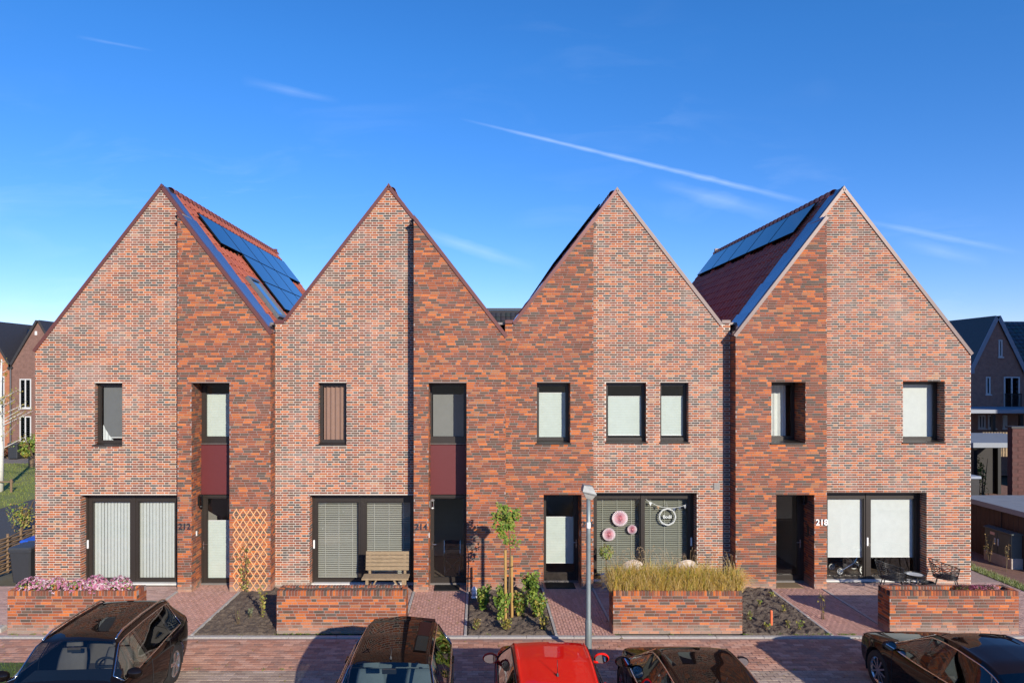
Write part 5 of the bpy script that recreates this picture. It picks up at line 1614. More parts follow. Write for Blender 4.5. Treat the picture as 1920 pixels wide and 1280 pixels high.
def car(name, label, x, y, facing, c, pmat, seatmat):
    """a car at (x, y), its nose to the houses (1) or to the camera (-1); c holds its outline along the length"""
    root = thing(name, label, 'car', (x, y, 0), 0 if facing > 0 else math.pi, 'cars parked in front of the houses')
    L = c['L']; hl = L/2
    keys = sorted(set([round(k, 3) for k in list(np.linspace(-hl, hl, int(L/.07))) + c['cuts']]))
    ks = np.array(keys)
    keep = [ks[0]]
    for k in ks[1:]:
        if k - keep[-1] < .018 and k not in [round(q, 3) for q in c['cuts']]: continue
        if k - keep[-1] < .018: keep[-1] = k; continue
        keep.append(k)
    ks = np.array(keep)
    dense = np.linspace(-hl, hl, 801)
    def cv(nm, k=.07):
        xs, ys = zip(*c[nm]); return np.interp(ks, dense, smooth1(xs, ys, dense, k))
    zb, hw, bt, ztp, wr, crown = cv('bottom'), cv('half', .16), cv('belt', .12), cv('top', .06), cv('rail', .12), cv('crown', .15)
    nu, nv = len(ks), len(VS)
    Pt = np.zeros((nu, nv, 3))
    for i in range(nu):
        g = max(ztp[i] - bt[i], .0)
        P_ = np.array([(hw[i]*.90, zb[i]), (hw[i]*.975, zb[i]+.10), (hw[i], zb[i] + (bt[i]-zb[i])*.52), (hw[i]*.985, bt[i]-.09), (hw[i]*.955, bt[i]),
              (hw[i]*.925, bt[i] + min(.03, g*.2)), (min(wr[i], hw[i]*.92), ztp[i] - crown[i]), (min(wr[i], hw[i]*.92)*.86, ztp[i] - crown[i]*.42), (min(wr[i], hw[i]*.92)*.45, ztp[i] - crown[i]*.10), (0, ztp[i])])
        for j, v_ in enumerate(VS):
            q = catmull(P_, v_)
            Pt[i, j] = (max(q[0], 0), ks[i], q[1])
    def ui(v_): return int(np.argmin(abs(ks - v_)))
    def vi(v_): return VS.index(v_)
    def region(mb, u0, u1, v0, v1, side, off=0.0, skip=None):
        b = len(mb.v); n = v1 - v0 + 1
        for i in range(u0, u1+1):
            for j in range(v0, v1+1):
                p = Pt[i, j].copy()
                if off:
                    a = Pt[min(i+1, nu-1), j] - Pt[max(i-1, 0), j]; bb = Pt[i, min(j+1, nv-1)] - Pt[i, max(j-1, 0)]
                    nn = np.cross(a, bb); nn = nn/(np.linalg.norm(nn) + 1e-9)
                    if nn[0] < -1e-3 or (abs(nn[0]) < .3 and nn[2] < 0): nn = -nn
                    p = p + nn*off
                mb.v.append((p[0]*side, p[1], p[2]))
        for i in range(u1 - u0):
            for j in range(v1 - v0):
                if skip and skip(u0+i, v0+j): continue
                f = (b+i*n+j, b+i*n+j+1, b+(i+1)*n+j+1, b+(i+1)*n+j)
                mb.f.append(f if side < 0 else f[::-1]); mb.c.append((.5, .5, .5))
    # wheel arches: bring the grid to the arch circle and leave out what lies inside
    rw = c['wheel_r']; ra = rw + .055
    inside = np.zeros((nu, nv), bool)
    for ay in c['axles']:
        for i in range(nu):
            for j in range(vi(3.5)+1):
                dy, dz = Pt[i, j, 1] - ay, Pt[i, j, 2] - rw
                q = math.hypot(dy, dz)
                if q < ra or (abs(dy) < ra and dz < 0): inside[i, j] = True
        for i in range(nu):
            for j in range(vi(3.5)+1):
                if inside[i, j]:
                    nb = [(i+a, j+b_) for a in (-1, 0, 1) for b_ in (-1, 0, 1) if 0 <= i+a < nu and 0 <= j+b_ < nv]
                    if any(not inside[q] for q in nb):
                        dy, dz = Pt[i, j, 1] - ay, Pt[i, j, 2] - rw
                        q = math.hypot(dy, dz)
                        if q < ra + .1 and dz > -.05 and q > 1e-3: Pt[i, j, 1] = ay + dy*ra/q; Pt[i, j, 2] = rw + dz*ra/q
    def arch(i, j): return inside[i, j] and inside[i+1, j] and inside[i, j+1] and inside[i+1, j+1]
    k = c['k']
    body, vG0, vG1, vR = MB(), vi(4.7), vi(5.93), vi(6.15)
    uwb, uwt, urt, urb = ui(k['wind_base']), ui(k['wind_top']), ui(k['rear_top']), ui(k['rear_base'])
    usf, usr = ui(k['side_front']), ui(k['side_rear'])
    for s_ in (1, -1):
        region(body, 0, nu-1, 0, vG0, s_, 0, arch)
        region(body, 0, usr, vG0, vG1, s_); region(body, usf, nu-1, vG0, vG1, s_)
        region(body, 0, nu-1, vG1, vR, s_)
        region(body, uwb, nu-1, vR, nv-1, s_); region(body, urt, uwt, vR, nv-1, s_); region(body, 0, urb, vR, nv-1, s_)
    for i in (0, nu-1):
        ring = [(Pt[i, j, 0], Pt[i, j, 1], Pt[i, j, 2]) for j in range(nv)] + [(-Pt[i, j, 0], Pt[i, j, 1], Pt[i, j, 2]) for j in range(nv-2, -1, -1)]
        body.add(ring, [tuple(range(len(ring)))])
    bo = body.build('body', pmat, root, True, True)
    w = MB(); [region(w, uwt, uwb, vR, nv-1, s_) for s_ in (1, -1)]; w.build('windscreen', cglass, root, True, True)
    w = MB(); [region(w, urb, urt, vR, nv-1, s_) for s_ in (1, -1)]; w.build('rear_window', cglass_dark, root, True, True)
    pil = [usr] + [q for p in k['pillars'] for q in (ui(p[0]), ui(p[1]))] + [usf]
    for s_ in (1, -1):
        for a in range(0, len(pil) - 1, 2):
            g = MB(); region(g, pil[a], pil[a+1], vG0, vG1, s_)
            g.build('side_window', cglass if (pil[a+1] > pil[-2] or not k.get('tint')) else cglass_dark, root, True, True)
        pm = MB()
        for a in range(1, len(pil) - 1, 2): region(pm, pil[a], pil[a+1], vG0, vG1, s_, .002)
        if pm.f: pm.build('door_pillar', M('gloss_black', (.008, .008, .008), .12, coat=1, var=0), root, True, True)
        tr_ = MB()
        ring = [Pt[i, vG0] for i in range(usr, usf+1)] + [Pt[i, vG1] for i in range(usf, usr-1, -1)]
        tr_.tube([(p[0]*s_ + .006*s_, p[1], p[2]) for p in ring], .011, 5, True); tr_.build('window_trim', c['trim'], root, True, True)
        # door gaps and handles
        dg = MB()
        for yy_ in k['gaps']:
            i = ui(yy_); pts = [Pt[i, j] for j in range(vi(.5), vG0+1)]
            dg.tube([(p[0]*s_ + .001*s_, p[1], p[2]) for p in pts], .005, 4)
        dg.build('door_gap', m_inner, root, True)
        for yy_ in k['handles']:
            i = ui(yy_); p = Pt[i, vi(3.5)]
            MB().bbox(min(p[0]*s_, p[0]*s_ + .035*s_), max(p[0]*s_, p[0]*s_ + .035*s_), p[1] - .11, p[1] + .11, p[2] - .005, p[2] + .025, .006).build('door_handle', pmat, root, True)
        # mirrors
        i = ui(k['mirror']); p = Pt[i, vi(5)]
        mx_, my_, mz_ = (p[0] + .13)*s_, p[1] + .02, p[2] + .05
        mm = MB()
        vs_ = []; n1, n2 = 12, 7
        for a in range(n2+1):
            th = math.pi*a/n2
            for b_ in range(n1):
                ph = 2*math.pi*b_/n1
                vs_.append((mx_ + .125*math.sin(th)*math.cos(ph), my_ + (.085 if math.sin(th)*math.sin(ph) > 0 else .03)*math.sin(th)*math.sin(ph), mz_ + .085*math.cos(th)))
        mm.add(vs_, [(a*n1+b_, a*n1+(b_+1) % n1, (a+1)*n1+(b_+1) % n1, (a+1)*n1+b_) for a in range(n2) for b_ in range(n1)])
        mm.beam((p[0]*s_*.98, p[1], p[2] + .0), (mx_, my_, mz_ - .05), .05, .035)
        mo = mm.build('wing_mirror', pmat, root, True, True)
        gm_ = MB(); vs_ = [(mx_ + .105*math.cos(a), my_ - .034, mz_ + .068*math.sin(a)) for a in [2*math.pi*q/16 for q in range(16)]]
        gm_.add(vs_, [tuple(range(16))]); gm_.build('mirror_glass', m_mirror, mo, True)
        # lamps
        tl = MB(); region(tl, ui(-hl + .03), ui(-hl + .30), vi(3), vi(4), s_, .008); tl.build('tail_lamp', m_red_lamp, root, True, True)
        hlmp = MB(); region(hlmp, ui(hl - .34), ui(hl - .06), vi(3.5), vi(4.35), s_, .008); hlmp.build('headlight', M('headlight_glass', (.45, .47, .5), .06, metal=.6, coat=1, var=0), root, True, True)
    # wheels
    for ay in c['axles']:
        for s_ in (1, -1):
            wx = s_*(c['track'])
            ww = .205
            hub = MB(); hub.lathe([(0, -s_*.02), (rw*.66, -s_*.02), (rw*.66, s_*.03), (0, s_*.03)], (wx, ay, rw), 20, 'X')
            wo_ = hub.build('wheel', m_inner, root, True)
            t = MB(); t.lathe([(rw*.68, -ww/2), (rw*.93, -ww/2), (rw*.99, -ww*.38), (rw, -ww*.2), (rw, ww*.2), (rw*.99, ww*.38), (rw*.93, ww/2), (rw*.68, ww/2), (rw*.68, -ww/2)], (wx, ay, rw), 32, 'X'); t.build('tyre', m_tyre, wo_, True, True)
            r_ = MB(); f = wx + s_*(ww/2 - .012)
            r_.lathe([(rw*.60, -s_*.02), (rw*.70, s_*.004), (rw*.70, -s_*.10), (rw*.60, -s_*.10), (rw*.60, -s_*.02)], (f, ay, rw), 32, 'X')
            nsp = c['spokes']
            for q in range(nsp):
                a = 2*math.pi*q/nsp + .2
                for da in ((-.09, .09) if nsp <= 5 else (0,)):
                    r_.beam((f - s_*.012, ay + rw*.10*math.cos(a), rw + rw*.10*math.sin(a)), (f - s_*.012, ay + rw*.64*math.cos(a + da), rw + rw*.64*math.sin(a + da)), .032 if nsp > 5 else .036, .022, (s_, 0, 0))
            r_.lathe([(0, s_*.0), (rw*.16, -s_*.006), (rw*.16, -s_*.03)], (f, ay, rw), 16, 'X')
            r_.build('rim', m_rim, wo_, True)
            wl = MB(); wl.lathe([(ra - .005, -.34*s_), (ra - .005, -.015*s_)], (wx + s_*.11, ay, rw), 24, 'X', None, (-.35, math.pi + .35)); wl.build('wheel_arch', m_inner, root, True)
    # inside
    fl = MB(); fl.box(-.72, .72, -hl + .35, k['wind_base'] - .1, .22, .30); fl.build('cabin_floor', m_inner, root, True)
    dsh = MB(); dy = k['wind_base']; zd = c['dash']
    dsh.add([(-.66, dy - .55, zd - .28), (.66, dy - .55, zd - .28), (.66, dy - .50, zd - .03), (-.66, dy - .50, zd - .03), (-.62, dy - .02, zd - .02), (.62, dy - .02, zd - .02), (.66, dy - .02, .35), (-.66, dy - .02, .35)],
            [(0, 1, 2, 3), (3, 2, 5, 4), (4, 5, 6, 7), (0, 3, 4, 7), (1, 6, 5, 2)]); dsh.build('dashboard', m_inner, root, True)
    sw = MB(); cx_, cy_, cz_ = -.36, dy - .66, zd - .06
    sw.tube([(cx_ + .18*math.cos(a), cy_ + .07*math.sin(a)*1.0, cz_ + .17*math.sin(a)) for a in [2*math.pi*q/20 for q in range(20)]], .016, 6, True)
    sw.beam((cx_ - .17, cy_, cz_), (cx_ + .17, cy_, cz_), .04, .03); sw.build('steering_wheel', m_inner, root, True, True)
    def seat(sx, sy, w_, nm='seat'):
        st = MB()
        def slab(y0_, z0_, y1_, z1_, t0, t1, wa, wb):
            n = 8; vs_ = []
            for q in range(n+1):
                t = q/n; yy_ = y0_ + (y1_-y0_)*t; zz_ = z0_ + (z1_-z0_)*t; tt = t0 + (t1-t0)*t; w2 = (wa + (wb-wa)*t)*(1 - .12*max(0, t-.8)/.2)
                dy_, dz_ = (z1_-z0_), -(y1_-y0_); l = math.hypot(dy_, dz_); dy_ /= l; dz_ /= l
                for (u_, v_) in ((-1, -.3), (-.75, -1), (0, -.8), (.75, -1), (1, -.3), (.9, .6), (-.9, .6)):
                    vs_.append((sx + u_*w2/2, sy + yy_ - dy_*v_*tt/2, zz_ - dz_*v_*tt/2))
            m7 = 7
            fs = [(q*m7+e, q*m7+(e+1) % m7, (q+1)*m7+(e+1) % m7, (q+1)*m7+e) for q in range(n) for e in range(m7)]
            fs += [tuple(range(m7)), tuple(n*m7 + e for e in range(m7))]
            st.add(vs_, fs)
        slab(.26, .48, -.22, .44, .14, .16, w_, w_)
        slab(-.20, .44, -.40, 1.06, .16, .10, w_, w_*.84)
        if nm == 'seat': slab(-.40, 1.09, -.43, 1.27, .09, .07, w_*.52, w_*.46)
        return st.build(nm, seatmat, root, True, True)
    fs_ = k['wind_top'] - .25
    seat(-.37, fs_, .52); seat(.37, fs_, .52)
    seat(0, fs_ - .92, 1.22, 'rear_seat')
    MB().bbox(-.10, .10, k['wind_top'] + .07, k['wind_top'] + .11, c['zroof'] - .17, c['zroof'] - .10, .01).build('rear_view_mirror', m_inner, root, True)
    # roof furniture
    if c.get('rails'):
        for s_ in (1, -1):
            i0, i1 = ui(-hl + .48), ui(k['wind_top'] - .05); j = vi(6.4)
            pts = [Pt[i, j] + np.array((0, 0, .035*min(1, (i - i0)/4, (i1 - i)/4))) for i in range(i0, i1+1)]
            MB().tube([(p[0]*s_, p[1], p[2]) for p in pts], .016, 6).build('roof_rail', m_chrome, root, True, True)
    if c.get('antenna') is not None:
        i = ui(c['antenna']); p = Pt[i, nv-1]
        an = MB(); an.lathe([(.022, 0), (.016, .03), (.005, .05)], (0, p[1], p[2] - .004), 10)
        an.tube([(0, p[1], p[2] + .03), (0, p[1] + c['whip'][0], p[2] + c['whip'][1])], [.005, .0035], 5); an.build('antenna', m_black, root, True, True)
    if c.get('spoiler'):
        i = urt
        sp_ = MB(); wv = Pt[i, vR, 0]
        sp_.add([(-wv, ks[i] + .10, ztp[i] - .02), (wv, ks[i] + .10, ztp[i] - .02), (wv*.96, ks[i] - .14, ztp[i] - .035), (-wv*.96, ks[i] - .14, ztp[i] - .035), (0, ks[i] + .10, ztp[i] + .015), (0, ks[i] - .16, ztp[i] + .01)],
                [(0, 4, 5, 3), (4, 1, 2, 5)]); sp_.build('spoiler', pmat, root, True, True)
    return root
def outline(L, W_, Hh, kind):
    hl, h = L/2, W_/2
    c = dict(L=L, zroof=Hh, spokes=5, trim=m_chrome, dash=.98, wheel_r=.325)
    c['bottom'] = [(-hl, .36), (-hl+.25, .24), (-hl+.8, .20), (hl-.8, .20), (hl-.3, .20), (hl, .28)]
    c['half'] = [(-hl, h*.72), (-hl+.10, h*.86), (-hl+.5, h*.97), (-.5, h), (.6, h), (hl-.7, h*.96), (hl-.22, h*.83), (hl-.05, h*.64), (hl, h*.55)]
    return c
# black estate car, nose to the camera
c = outline(4.70, 1.83, 1.45, 'estate'); hl = 2.35
c.update(top=[(-hl, .62), (-2.30, .86), (-2.18, 1.02), (-1.72, 1.385), (-1.55, 1.42), (-.7, 1.455), (.0, 1.455), (.27, 1.425), (.72, .995), (.9, .97), (1.7, .87), (2.15, .76), (2.28, .66), (hl, .5)],
         belt=[(-hl, .60), (-2.28, .82), (-2.1, .95), (-1.2, .955), (.4, .925), (.75, .92), (1.7, .81), (2.2, .70), (hl, .46)],
         rail=[(-hl, .5), (-2.2, .66), (-1.7, .58), (-.8, .585), (.22, .585), (.72, .72), (1.5, .78), (hl, .6)], crown=[(-hl, .03), (-1.7, .06), (.22, .065), (.75, .05), (hl, .02)],
         cuts=[.72, .27, -1.72, -2.18, .64, -1.66, -.22, -.30, -1.16, -1.24], axles=(1.45, -1.38), track=.77, rails=True, wheel_r=.335,
         k=dict(wind_base=.72, wind_top=.27, rear_top=-1.72, rear_base=-2.18, side_front=.64, side_rear=-1.66, pillars=[(-1.24, -1.16), (-.30, -.22)], gaps=[-.26, .70, -1.1], handles=[-.12, -.98], mirror=.52, tint=True))
m_dark1 = paint('paint_black_brown', (.007, .0048, .0042)); m_dark2 = paint('paint_espresso', (.008, .005, .004)); m_dark3 = paint('paint_dark_bronze', (.012, .007, .005)); m_dark5 = paint('paint_bitter_brown', (.011, .006, .0045))
m_redp = paint('paint_red', (.72, .014, .008), .0)
m_seat1 = M('seat_taupe', (.16, .125, .11), .8, var=.1); m_seat2 = M('seat_blue_grey', (.15, .175, .19), .8, var=.1); m_seat3 = M('seat_black', (.02, .02, .02), .8, var=.1)
car('estate_car', 'black estate car with roof rails, parked nose out at the far left', -6.24, -7.15, -1, c, m_dark1, m_seat1).rotation_euler.z += .06
# dark hatchback, nose to the camera
c = outline(4.05, 1.74, 1.48, 'hatch'); hl = 2.025
c.update(top=[(-hl, .62), (-1.98, .90), (-1.88, 1.05), (-1.52, 1.385), (-1.35, 1.43), (-.6, 1.475), (.05, 1.47), (.30, 1.435), (1.02, 1.02), (1.15, .99), (1.6, .90), (1.85, .78), (1.97, .66), (hl, .5)],
         belt=[(-hl, .60), (-1.95, .86), (-1.8, .98), (-1.0, .97), (.4, .93), (1.05, .93), (1.6, .83), (1.9, .70), (hl, .46)],
         rail=[(-hl, .5), (-1.9, .64), (-1.5, .555), (-.6, .565), (.25, .565), (1.02, .72), (1.5, .75), (hl, .56)], crown=[(-hl, .03), (-1.5, .06), (.2, .07), (1.1, .05), (hl, .02)],
         cuts=[1.02, .30, -1.52, -1.88, .92, -1.55, -.22, -.30], axles=(1.25, -1.25), track=.74, antenna=.20, whip=(-.16, .16), spoiler=True,
         k=dict(wind_base=1.02, wind_top=.30, rear_top=-1.52, rear_base=-1.88, side_front=.92, side_rear=-1.50, pillars=[(-.30, -.22)], gaps=[-.26, .80, -1.1], handles=[-.12, -.95], mirror=.75))
car('hatchback_car', 'dark brown hatchback with roof aerial, parked nose out below the wooden bench', -1.27, -7.94, -1, c, m_dark2, m_seat2)
# small red car, nose to the houses
c = outline(3.62, 1.64, 1.48, 'city'); hl = 1.81; c['trim'] = m_black
c.update(top=[(-hl, .62), (-1.77, .95), (-1.70, 1.08), (-1.46, 1.37), (-1.30, 1.425), (-.6, 1.475), (-.1, 1.47), (.12, 1.435), (.82, 1.02), (.95, .99), (1.4, .88), (1.65, .76), (1.76, .64), (hl, .5)],
         belt=[(-hl, .60), (-1.75, .90), (-1.6, 1.0), (-1.0, .98), (.3, .93), (.85, .93), (1.4, .81), (1.68, .68), (hl, .46)],
         rail=[(-hl, .5), (-1.7, .62), (-1.45, .535), (-.6, .555), (.1, .565), (.82, .70), (1.3, .73), (hl, .54)], crown=[(-hl, .03), (-1.4, .05), (.1, .055), (.9, .05), (hl, .02)],
         cuts=[.82, .12, -1.46, -1.70, .72, -1.42, -.42, -.50], axles=(1.15, -1.20), track=.70, antenna=-1.05, whip=(.03, .21), wheel_r=.30,
         k=dict(wind_base=.82, wind_top=.12, rear_top=-1.46, rear_base=-1.70, side_front=.72, side_rear=-1.38, pillars=[(-.50, -.42)], gaps=[-.46, .62], handles=[-.32], mirror=.50))
car('small_car', 'small bright red car parked nose in beside the lamp post', 1.07, -7.62, 1, c, m_redp, m_seat3)
# dark bronze hatchback, nose to the houses
c = outline(4.15, 1.76, 1.46, 'hatch'); hl = 2.075
c.update(top=[(-hl, .62), (-2.03, .90), (-1.93, 1.05), (-1.50, 1.36), (-1.3, 1.405), (-.5, 1.455), (.0, 1.45), (.25, 1.415), (1.05, .98), (1.2, .955), (1.65, .86), (1.9, .75), (2.02, .64), (hl, .48)],
         belt=[(-hl, .60), (-2.0, .86), (-1.8, .97), (-1.0, .955), (.4, .91), (1.05, .90), (1.65, .79), (1.92, .67), (hl, .44)],
         rail=[(-hl, .5), (-1.9, .62), (-1.5, .545), (-.6, .555), (.2, .56), (1.05, .72), (1.5, .76), (hl, .56)], crown=[(-hl, .03), (-1.5, .06), (.2, .065), (1.1, .05), (hl, .02)],
         cuts=[1.05, .25, -1.50, -1.93, .95, -1.60, -.25, -.33], axles=(1.27, -1.28), track=.75, antenna=-1.12, whip=(-.10, .20), spoiler=True,
         k=dict(wind_base=1.05, wind_top=.25, rear_top=-1.50, rear_base=-1.93, side_front=.95, side_rear=-1.55, pillars=[(-.33, -.25)], gaps=[-.29, .82, -1.15], handles=[-.15, -1.0], mirror=.72))
car('hatchback_car', 'dark bronze hatchback parked nose in, in front of the golden grass', 3.22, -7.90, 1, c, m_dark3, m_seat3)
# dark brown saloon at the right edge
c = outline(4.62, 1.82, 1.43, 'saloon'); hl = 2.31; c['spokes'] = 10
c.update(top=[(-hl, .62), (-2.25, .95), (-2.1, 1.02), (-1.75, 1.05), (-1.02, 1.33), (-.8, 1.39), (-.3, 1.43), (.05, 1.425), (.28, 1.40), (1.10, .96), (1.25, .94), (1.8, .84), (2.1, .74), (2.25, .62), (hl, .48)],
         belt=[(-hl, .58), (-2.25, .90), (-2.0, .97), (-1.0, .95), (.5, .90), (1.1, .88), (1.8, .78), (2.15, .68), (hl, .44)],
         rail=[(-hl, .6), (-2.1, .72), (-1.75, .70), (-1.0, .565), (-.3, .575), (.25, .575), (1.1, .73), (1.7, .78), (hl, .58)], crown=[(-hl, .02), (-1.0, .06), (.2, .065), (1.1, .05), (hl, .02)],
         cuts=[1.10, .28, -1.02, -1.75, 1.0, -1.38, -.20, -.28], axles=(1.36, -1.36), track=.76, wheel_r=.335,
         k=dict(wind_base=1.10, wind_top=.28, rear_top=-1.02, rear_base=-1.75, side_front=1.0, side_rear=-1.38, pillars=[(-.28, -.20)], gaps=[-.24, .88, -1.1], handles=[-.10, -.95], mirror=.80, tint=True))
car('saloon_car', 'glossy dark brown saloon parked nose in at the far right', 7.88, -7.33, 1, c, m_dark5, m_seat3)
# ------------------------------------------------------------------ beyond the houses: left
struct(MB().box(-19.7, -13.9, -9, 60, -.3, -.015).solo('road', m_asphalt, None, None, (-17, 20, 0)), 'grey asphalt lane left of the terrace')
struct(MB().box(-90, -19.72, -9, 24, -.3, -.0).solo('lawn', m_grass, None, None, (-50, 10, 0)), 'mown lawn beyond the asphalt lane at the left')
struct(MB().box(-90, -19.72, 24.02, 26.5, -.3, .005).solo('path', M('gravel_path', (.20, .17, .15), .9, var=.2), None, None, (-50, 25, 0)), 'grey path along the far houses at the left')
gl = MB()
for _ in range(9000):
    x, y = U(-34, -19.8), U(9, 24); h_ = U(.04, .09)
    gl.add([(x-.02, y, 0), (x+.02, y, 0), (x + U(-.05, .05), y + U(-.05, .05), h_)], [(0, 1, 2)], random.choice([(.20, .25, .05), (.25, .27, .06), (.16, .20, .04)]))
gl.solo('lawn_grass', m_leaf, 'blades of grass on the lawn at the left', 'grass', (-27, 16, 0), None, False, 'stuff')
m_fbrick_o = M('far_brick_orange', (.36, .14, .075), .9, var=.2, scale=3, bump=.2); m_fbrick_p = M('far_brick_purple', (.19, .105, .085), .9, var=.25, scale=4, bump=.2)
m_fbrick_r = M('far_brick_brown', (.30, .17, .13), .9, var=.25, scale=4, bump=.2); m_fwhite = M('far_frame_white', (.55, .55, .54), .5, var=.05)
m_froof = M('far_roof_dark', (.035, .032, .033), .55, var=.15, scale=6)
m_dglass = M('far_window_glass', (.03, .04, .05), .08, var=0, coat=1)
def far_window(hs, x0, x1, z0, z1, y, mull=1, fr=None):
    fr = fr or m_fwhite; t = .07
    mb = MB()
    mb.box(x0, x0+t, y-.05, y+.02, z0, z1); mb.box(x1-t, x1, y-.05, y+.02, z0, z1); mb.box(x0+t, x1-t, y-.05, y+.02, z1-t, z1); mb.box(x0+t, x1-t, y-.05, y+.02, z0, z0+t)
    for i in range(mull):
        xm = x0 + (x1-x0)*(i+1)/(mull+1); mb.box(xm-.04, xm+.04, y-.045, y+.02, z0+t, z1-t)
    w_ = mb.build('window', fr, hs)
    MB().quad((x0+t, y-.012, z0+t), (x1-t, y-.012, z0+t), (x1-t, y-.012, z1-t), (x0+t, y-.012, z1-t)).build('pane', m_dglass, w_)
    MB().box(x0-.06, x1+.06, y-.09, y-.051, z0-.06, z0).build('sill', fr, w_)
def courses_far(hs, x0, x1, z0, z1, y, mat, zt=None):
    """rows of bricks on a far wall, too small to tell apart singly"""
    mb = MB(); z = z0
    while z < z1:
        for k in range(int((x1-x0)/.42)):
            a = x0 + k*.42 + (.2 if int(z/.13) % 2 else 0)
            if a + .40 < x1 and (zt is None or (z + .12 < zt(a) and z + .12 < zt(a+.4))): mb.box(a, a+.40, y-.012, y+.01, z, z+.115)
        z += .13
    mb.build('brick_course', mat, hs, kind='stuff')
dl = 46.0; yl = dl - D0
def gable_far(name, label, cat, xa, za, half, slope_, y, depth, wallm, roofm, board, zbase=0.0, group=None):
    hs = thing(name, label, cat, (xa, y, 0), 0, group)
    ze = za - half*slope_
    MB().prism([(xa-half, y, zbase), (xa+half, y, zbase), (xa+half, y, ze), (xa, y, za-.05), (xa-half, y, ze)], (0, depth, 0)).build('wall', wallm, hs)
    for sg in (-1, 1):
        mb = MB(); a = math.atan(slope_); L = half/math.cos(a) + .15
        ux, uz = sg*math.cos(a), -math.sin(a); nx, nz = sg*math.sin(a), math.cos(a)
        q = [(xa + ux*s + nx*h, za + uz*s + nz*h) for h in (0, .14) for s in (0, L)]
        mb.add([(q[0][0], y-.14, q[0][1]), (q[1][0], y-.14, q[1][1]), (q[1][0], y+depth, q[1][1]), (q[0][0], y+depth, q[0][1]), (q[2][0], y-.14, q[2][1]), (q[3][0], y-.14, q[3][1]), (q[3][0], y+depth, q[3][1]), (q[2][0], y+depth, q[2][1])],
               [(0,3,2,1),(4,5,6,7),(0,1,5,4),(1,2,6,5),(2,3,7,6),(3,0,4,7)]); mb.build('roof', roofm, hs)
        if board:
            b = MB(); b.prism([(q[0][0], y-.17, q[0][1]-.16), (q[1][0], y-.17, q[1][1]-.16), (q[3][0], y-.17, q[3][1]), (q[2][0], y-.17, q[2][1])], (0, .028, 0)); b.build('barge_board', board, hs)
    return hs, ze
def tile_rows(hs, x0, x1, y0, z0, y1, z1, mat, col, w=.30):
    """a tiled slope that faces the camera, from its eaves (y0, z0) up to the ridge (y1, z1)"""
    mb = MB(); L = math.hypot(y1-y0, z1-z0); n = int(L/.33); m_ = int((x1-x0)/w)
    ty_, tz_ = (y1-y0)/L, (z1-z0)/L
    for i in range(n):
        s = i*.33
        for k in range(m_):
            x = x0 + k*w
            pr = ((0, .02), (.10, .065), (.2, .065), (w-.01, .02))
            vs_ = [(x+a, y0 + ty_*(s+e*.35) - tz_*(h+(.03 if not e else 0)), z0 + tz_*(s+e*.35) + ty_*(h+(.03 if not e else 0))) for e in (0, 1) for a, h in pr]
            vs_ += [(x+a, y0 + ty_*s, z0 + tz_*s) for a, h in pr]
            mb.add(vs_, [(0,1,5,4), (1,2,6,5), (2,3,7,6), (8,9,1,0), (9,10,2,1), (10,11,3,2)], tuple(q*U(.85, 1.15) for q in col))
    mb.build('tile_field', mat, hs, kind='stuff')
xB = PX(72, dl); zB = PZ(602, dl)
hB, zeB = gable_far('far_house', 'purple brown gabled house far left, with two white windows', 'house', xB, zB, 1.84, 1.70, yl, 9, m_fbrick_p, m_froof, None, 0, 'far houses at the left')
courses_far(hB, xB - 1.8, xB + 1.8, .1, zB, yl, m_fbrick_p, lambda x: zB - .1 - 1.7*abs(x - xB))
far_window(hB, PX(37.5, dl), PX(59, dl), PZ(765, dl), PZ(710, dl), yl, 1)
far_window(hB, PX(37.5, dl), PX(59, dl), PZ(828, dl), PZ(780, dl), yl, 1)
MB().bbox(PX(66, dl), PX(70, dl), yl - .06, yl, PZ(628, dl), PZ(621, dl), .01).build('air_vent', m_white, hB)
MB().tube([(PX(21.5, dl), yl - .10, .1), (PX(21.5, dl), yl - .10, zeB - .1)], .055, 8).build('downpipe', M('zinc_grey', (.10, .10, .11), .5, metal=.4), hB)
xA = xB - 3.70
hA, zeA = gable_far('far_house', 'orange brick gabled house at the left picture edge', 'house', xA, zB, 1.83, 1.70, yl, 9, m_fbrick_o, m_froof, None, 0, 'far houses at the left')
courses_far(hA, xA - 1.8, xA + 1.8, .1, zB, yl, m_fbrick_o, lambda x: zB - .1 - 1.7*abs(x - xA))
far_window(hA, PX(-12, dl), PX(9, dl), PZ(852, dl), PZ(705, dl), yl, 1)
hM = thing('far_house', 'dark tiled cross roof with solar panels behind the far left gables', 'house', (xB - 4, yl + 5, 0), 0, 'far houses at the left')
MB().box(xB - 12, xB - .2, yl + 4.6, yl + 9, 0, zB - .1).build('wall', m_fbrick_p, hM)
MB().prism([(xB - 12, yl + .3, 5.7), (xB - 12, yl + 4.6, zB + .02), (xB - 12, yl + 4.6, zB - .2), (xB - 12, yl + .5, 5.5)], (11.95, 0, 0)).build('roof', m_froof, hM)
tile_rows(hM, xB - 8, xB - .15, yl + .3, 5.70, yl + 4.6, zB + .02, m_tile_dark, (.030, .027, .028))
for i in range(4):
    x0_ = xB - 1.95 - 1.03*i; e0, e1 = .40, .86
    y0_, y1_ = yl + .3 + 4.3*e0, yl + .3 + 4.3*e1; z0_, z1_ = 5.7 + (zB - 5.68)*e0 + .12, 5.7 + (zB - 5.68)*e1 + .12
    MB().prism([(x0_, y0_, z0_), (x0_, y1_, z1_), (x0_, y1_, z1_ + .05), (x0_, y0_, z0_ + .05)], (1.0, 0, 0)).build('solar_panel', m_solar, hM)
